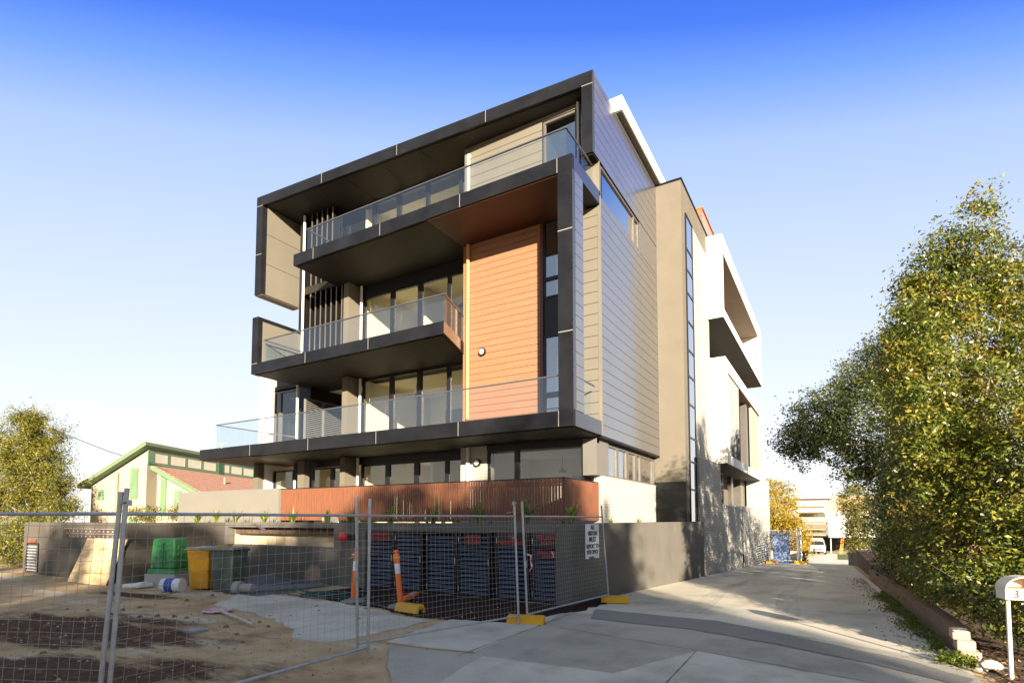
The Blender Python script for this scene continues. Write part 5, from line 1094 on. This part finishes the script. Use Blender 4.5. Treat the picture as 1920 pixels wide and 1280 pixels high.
# far white house with carport, car
Z0 = -2.56
FH = thing('white_house', 'far white two storey house with louvred window bands over a dark carport', 'house', (0, 80, Z0), world=True)
M_fw = mat('far_white', (0.5,0.485,0.45), rough=0.7, var=0.05)
MB().box(-4.2,-0.7,79,88,1.95,6.6).build('upper_wall', M_fw, FH)
MB().prism([(-4.6,78.2),(-0.2,78.2),(-0.2,88),(-4.6,88)], 4.28, 4.5).build('roof_slab', mat('far_roof', (0.45,0.42,0.38), rough=0.7), FH)
m = MB()
for i in range(6): m.box(-4.1,-0.85,78.55,79.0,-0.35+i*0.72,-0.22+i*0.72)
m.build('sun_louvre', mat('louvre_timber', (0.50,0.30,0.14), rough=0.6), FH)
w_ = MB().box(-3.9,-1.0,78.94,78.99,0.05,0.55).box(-3.9,-1.0,78.94,78.99,1.9,2.4).build('window', M_winb, FH)
MB().box(-0.69,4.6,79.3,80,-0.55,2.6).box(-0.69,0.4,78.2,79.3,-0.55,1.5).build('deck_wall', M_fw, FH)
MB().box(-0.6,4.6,82,88,2.6,4.6).build('rear_wing', mat('far_brick', (0.45,0.28,0.2), rough=0.8), FH)
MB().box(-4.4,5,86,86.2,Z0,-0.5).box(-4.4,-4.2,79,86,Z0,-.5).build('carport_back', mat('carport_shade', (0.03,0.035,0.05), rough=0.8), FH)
MB().box(-4.4,5,79,88,-0.62,-0.56).build('carport_ceiling', M_soffit, FH)
MB().ext([(0.35,78.9,Z0),(0.72,78.9,Z0),(0.95,78.9,-.6),(0.62,78.9,-.6)], (0,0.2,0)).build('slanted_post', mat('orange_post', (0.55,0.17,0.03), rough=0.6), FH)
MB().box(-0.55,-0.42,78.6,78.75,Z0,-.6).box(1.9,2.0,79.5,79.6,Z0,-.6).build('post', M_galv, FH)
CR = thing('parked_car', 'silver white car with a roof rack parked nose out under the carport', 'car', (-1.95, 76.2, Z0+0.006), world=True)
M_car = mat('car_paint', (0.55,0.56,0.57), rough=0.22, spec=0.7, coat=0.6)
def loft(secs):
    mb = MB(); n = len(secs[0][1])
    for y, pts in secs: mb.v += [(x-1.95, 76.2+y, z+Z0) for x, z in pts]
    for i in range(len(secs)-1):
        for k in range(n): mb.f.append((i*n+k, i*n+(k+1)%n, (i+1)*n+(k+1)%n, (i+1)*n+k))
    mb.f.append(tuple(range(n-1,-1,-1))); mb.f.append(tuple((len(secs)-1)*n+k for k in range(n))); return mb
lower = lambda hw, z0, z1: [(-hw,z0),(-hw,z1-.15),(-hw*.9,z1),(hw*.9,z1),(hw,z1-.15),(hw,z0)]
loft([(0,lower(.80,.32,.82)),(.1,lower(.88,.28,.95)),(1.2,lower(.91,.25,1.05)),(4.2,lower(.91,.25,1.08)),(4.6,lower(.85,.3,1.0))]).build('body', M_car, CR, smooth=True)
cab = lambda hw, z1: [(-hw,1.0),(-hw*.86,z1),(hw*.86,z1),(hw,1.0)]
loft([(1.0,cab(.82,1.04)),(1.75,cab(.84,1.58)),(2.2,cab(.85,1.66)),(3.9,cab(.85,1.64)),(4.45,cab(.83,1.1))]).build('cabin', M_car, CR, smooth=True)
MB().add([(-1.95-.74,77.23,Z0+1.10),(-1.95+.74,77.23,Z0+1.10),(-1.95+.66,77.90,Z0+1.55),(-1.95-.66,77.90,Z0+1.55)], [(0,1,2,3)]).build('windscreen', mat('dark_glass', (0.02,0.025,0.03), rough=0.08, spec=0.8), CR)
for sx3 in (-1,1):
    MB().obox((-1.95+sx3*.62,76.19,Z0+.74),(0.17,0,0),(0,0.03,0),(0,0,.08)).build('headlight', M_refl, CR)
    for yy in (77.0,79.6): MB().cyl((-1.95+sx3*.95,yy,Z0+.33),(-1.95+sx3*.72,yy,Z0+.33),.33,n=18).build('wheel', M_black, CR)
MB().box(-2.4,-1.5,76.165,76.21,Z0+.5,Z0+.68).box(-2.65,-1.25,76.15,76.22,Z0+.30,Z0+.42).build('grille', M_black, CR)
MB().box(-2.15,-1.75,76.14,76.16,Z0+.45,Z0+.56).build('number_plate', M_refl, CR)
rk = MB()
for yy in (78.1,79.6): rk.box(-2.65,-1.25,yy,yy+.06,Z0+1.70,Z0+1.75)
rk.box(-2.55,-1.35,78.0,79.9,Z0+1.78,Z0+1.90); rk.build('roof_rack', mat('rack_grey', (0.5,0.5,0.47), rough=0.6), CR)
tag(MB().box(-3.75,-3.1,73.8,74.3,Z0,Z0+1.55).build('gate_pillar', M_fw), 'white gate pillar left of the parked car', 'pillar')
tag(MB().box(-4.8,-2.35,45.6,45.8,gz(46)-.1,gz(46)+.9).build('block_wall', mat('block_tan', (0.42,0.30,0.22), rough=0.8)), 'low tan block wall under the golden tree', 'garden wall')
o = MB().quad((0.2,68,gz(68)+.03),(6,68,gz(68)+.03),(6,78.4,gz(78)+.03),(0.2,78.4,gz(78)+.03)).build('lawn', mat('lawn_green', (0.07,0.10,0.02), rough=0.9, var=0.3, scale=9)); structure(o)

# far temporary fence by the rear corner
def far_panel(label, a, b):
    P = thing('temporary_fence_panel', label, 'fence panel', ((a[0]+b[0])/2,(a[1]+b[1])/2,gz(a[1])), group='temporary fence panels at the rear corner', world=True)
    z = gz(a[1]); a, b = Vector((*a,z)), Vector((*b,z)); f = MB()
    for p in (a,b): f.tube([p+Vector((0,0,.05)), p+Vector((0,0,2.05))], .022, 8)
    for h in (.15,1.9): f.tube([a+Vector((0,0,h)), b+Vector((0,0,h))], .018, 8)
    f.build('frame', M_galv, P)
    m = MB()
    for i in range(1,24): c = a.lerp(b,i/24); m.tube([c+Vector((0,0,.15)),c+Vector((0,0,1.9))], .004, 4, cap=False)
    for i in range(1,14): m.tube([a+Vector((0,0,.15+i*.125)), b+Vector((0,0,.15+i*.125))], .004, 4, cap=False)
    m.build('wire_mesh', M_wire, P)
far_panel('far mesh fence panel standing across the rear corner of the block', (-3.35,35.3), (-1.75,36.3))
far_panel('far mesh fence panel returning along the driveway behind the first', (-1.72,36.4), (-2.1,38.8))
fence_foot('far yellow fence foot against the brick wall at the rear corner', -3.15, 34.6, R(10), z=gz(34.6))
fence_foot('far yellow fence foot under the right end of the rear fence', -1.75, 36.2, R(-5), z=gz(36.2), sc_=1.15)
tag(MB().ext([(-3.3,36.9,gz(37)),(-2.4,37.3,gz(37)),(-2.35,37.3,gz(37)+1.8),(-3.3,36.9,gz(37)+1.85)], (0.01,0.02,0)).build('tarpaulin', mat('blue_tarp', (0.04,0.11,0.30), rough=0.5, var=0.2, scale=2)), 'blue tarpaulin hanging behind the rear fence', 'tarpaulin')

# street trees and a pole across the road behind the camera: they throw the long shadows on the site
shadow_tree('broad street tree across the road, first one left of the pole', 2.5, 25, 8.5, 1.55, 4.2, 190, 10)
shadow_tree('broad street tree across the road, second one left of the pole', -0.4, 26, 8.5, 1.9, 4.2, 200, 10)
shadow_tree('broad street tree across the road, third one left of the pole', -3.6, 25, 7.9, 1.7, 3.8, 130, 10)
shadow_tree('broad street tree across the road, fourth one left of the pole', -6.6, 26, 7.7, 1.9, 3.8, 120, 10)
shadow_tree('broad street tree across the road, fifth one left of the pole', -10.5, 25, 7.7, 2.1, 3.8, 150, 10)
shadow_tree('broad street tree across the road, last one left of the pole', -14.5, 25, 7.4, 2.0, 3.6, 100, 10)
shadow_tree('slender open street tree beside the power pole across the road', 4.75, 24, 8.6, 0.42, 2.6, 26, 10)
s, p = 21, 5.15
tag(MB().cyl((s*0.643+p*0.766, -s*0.766+p*0.643, 0), (s*0.643+p*0.766, -s*0.766+p*0.643, 10.6), 0.19, 0.14, 12).build('power_pole', mat('pole_wood', (0.16,0.12,0.09), rough=0.85)), 'timber power pole across the road', 'power pole')
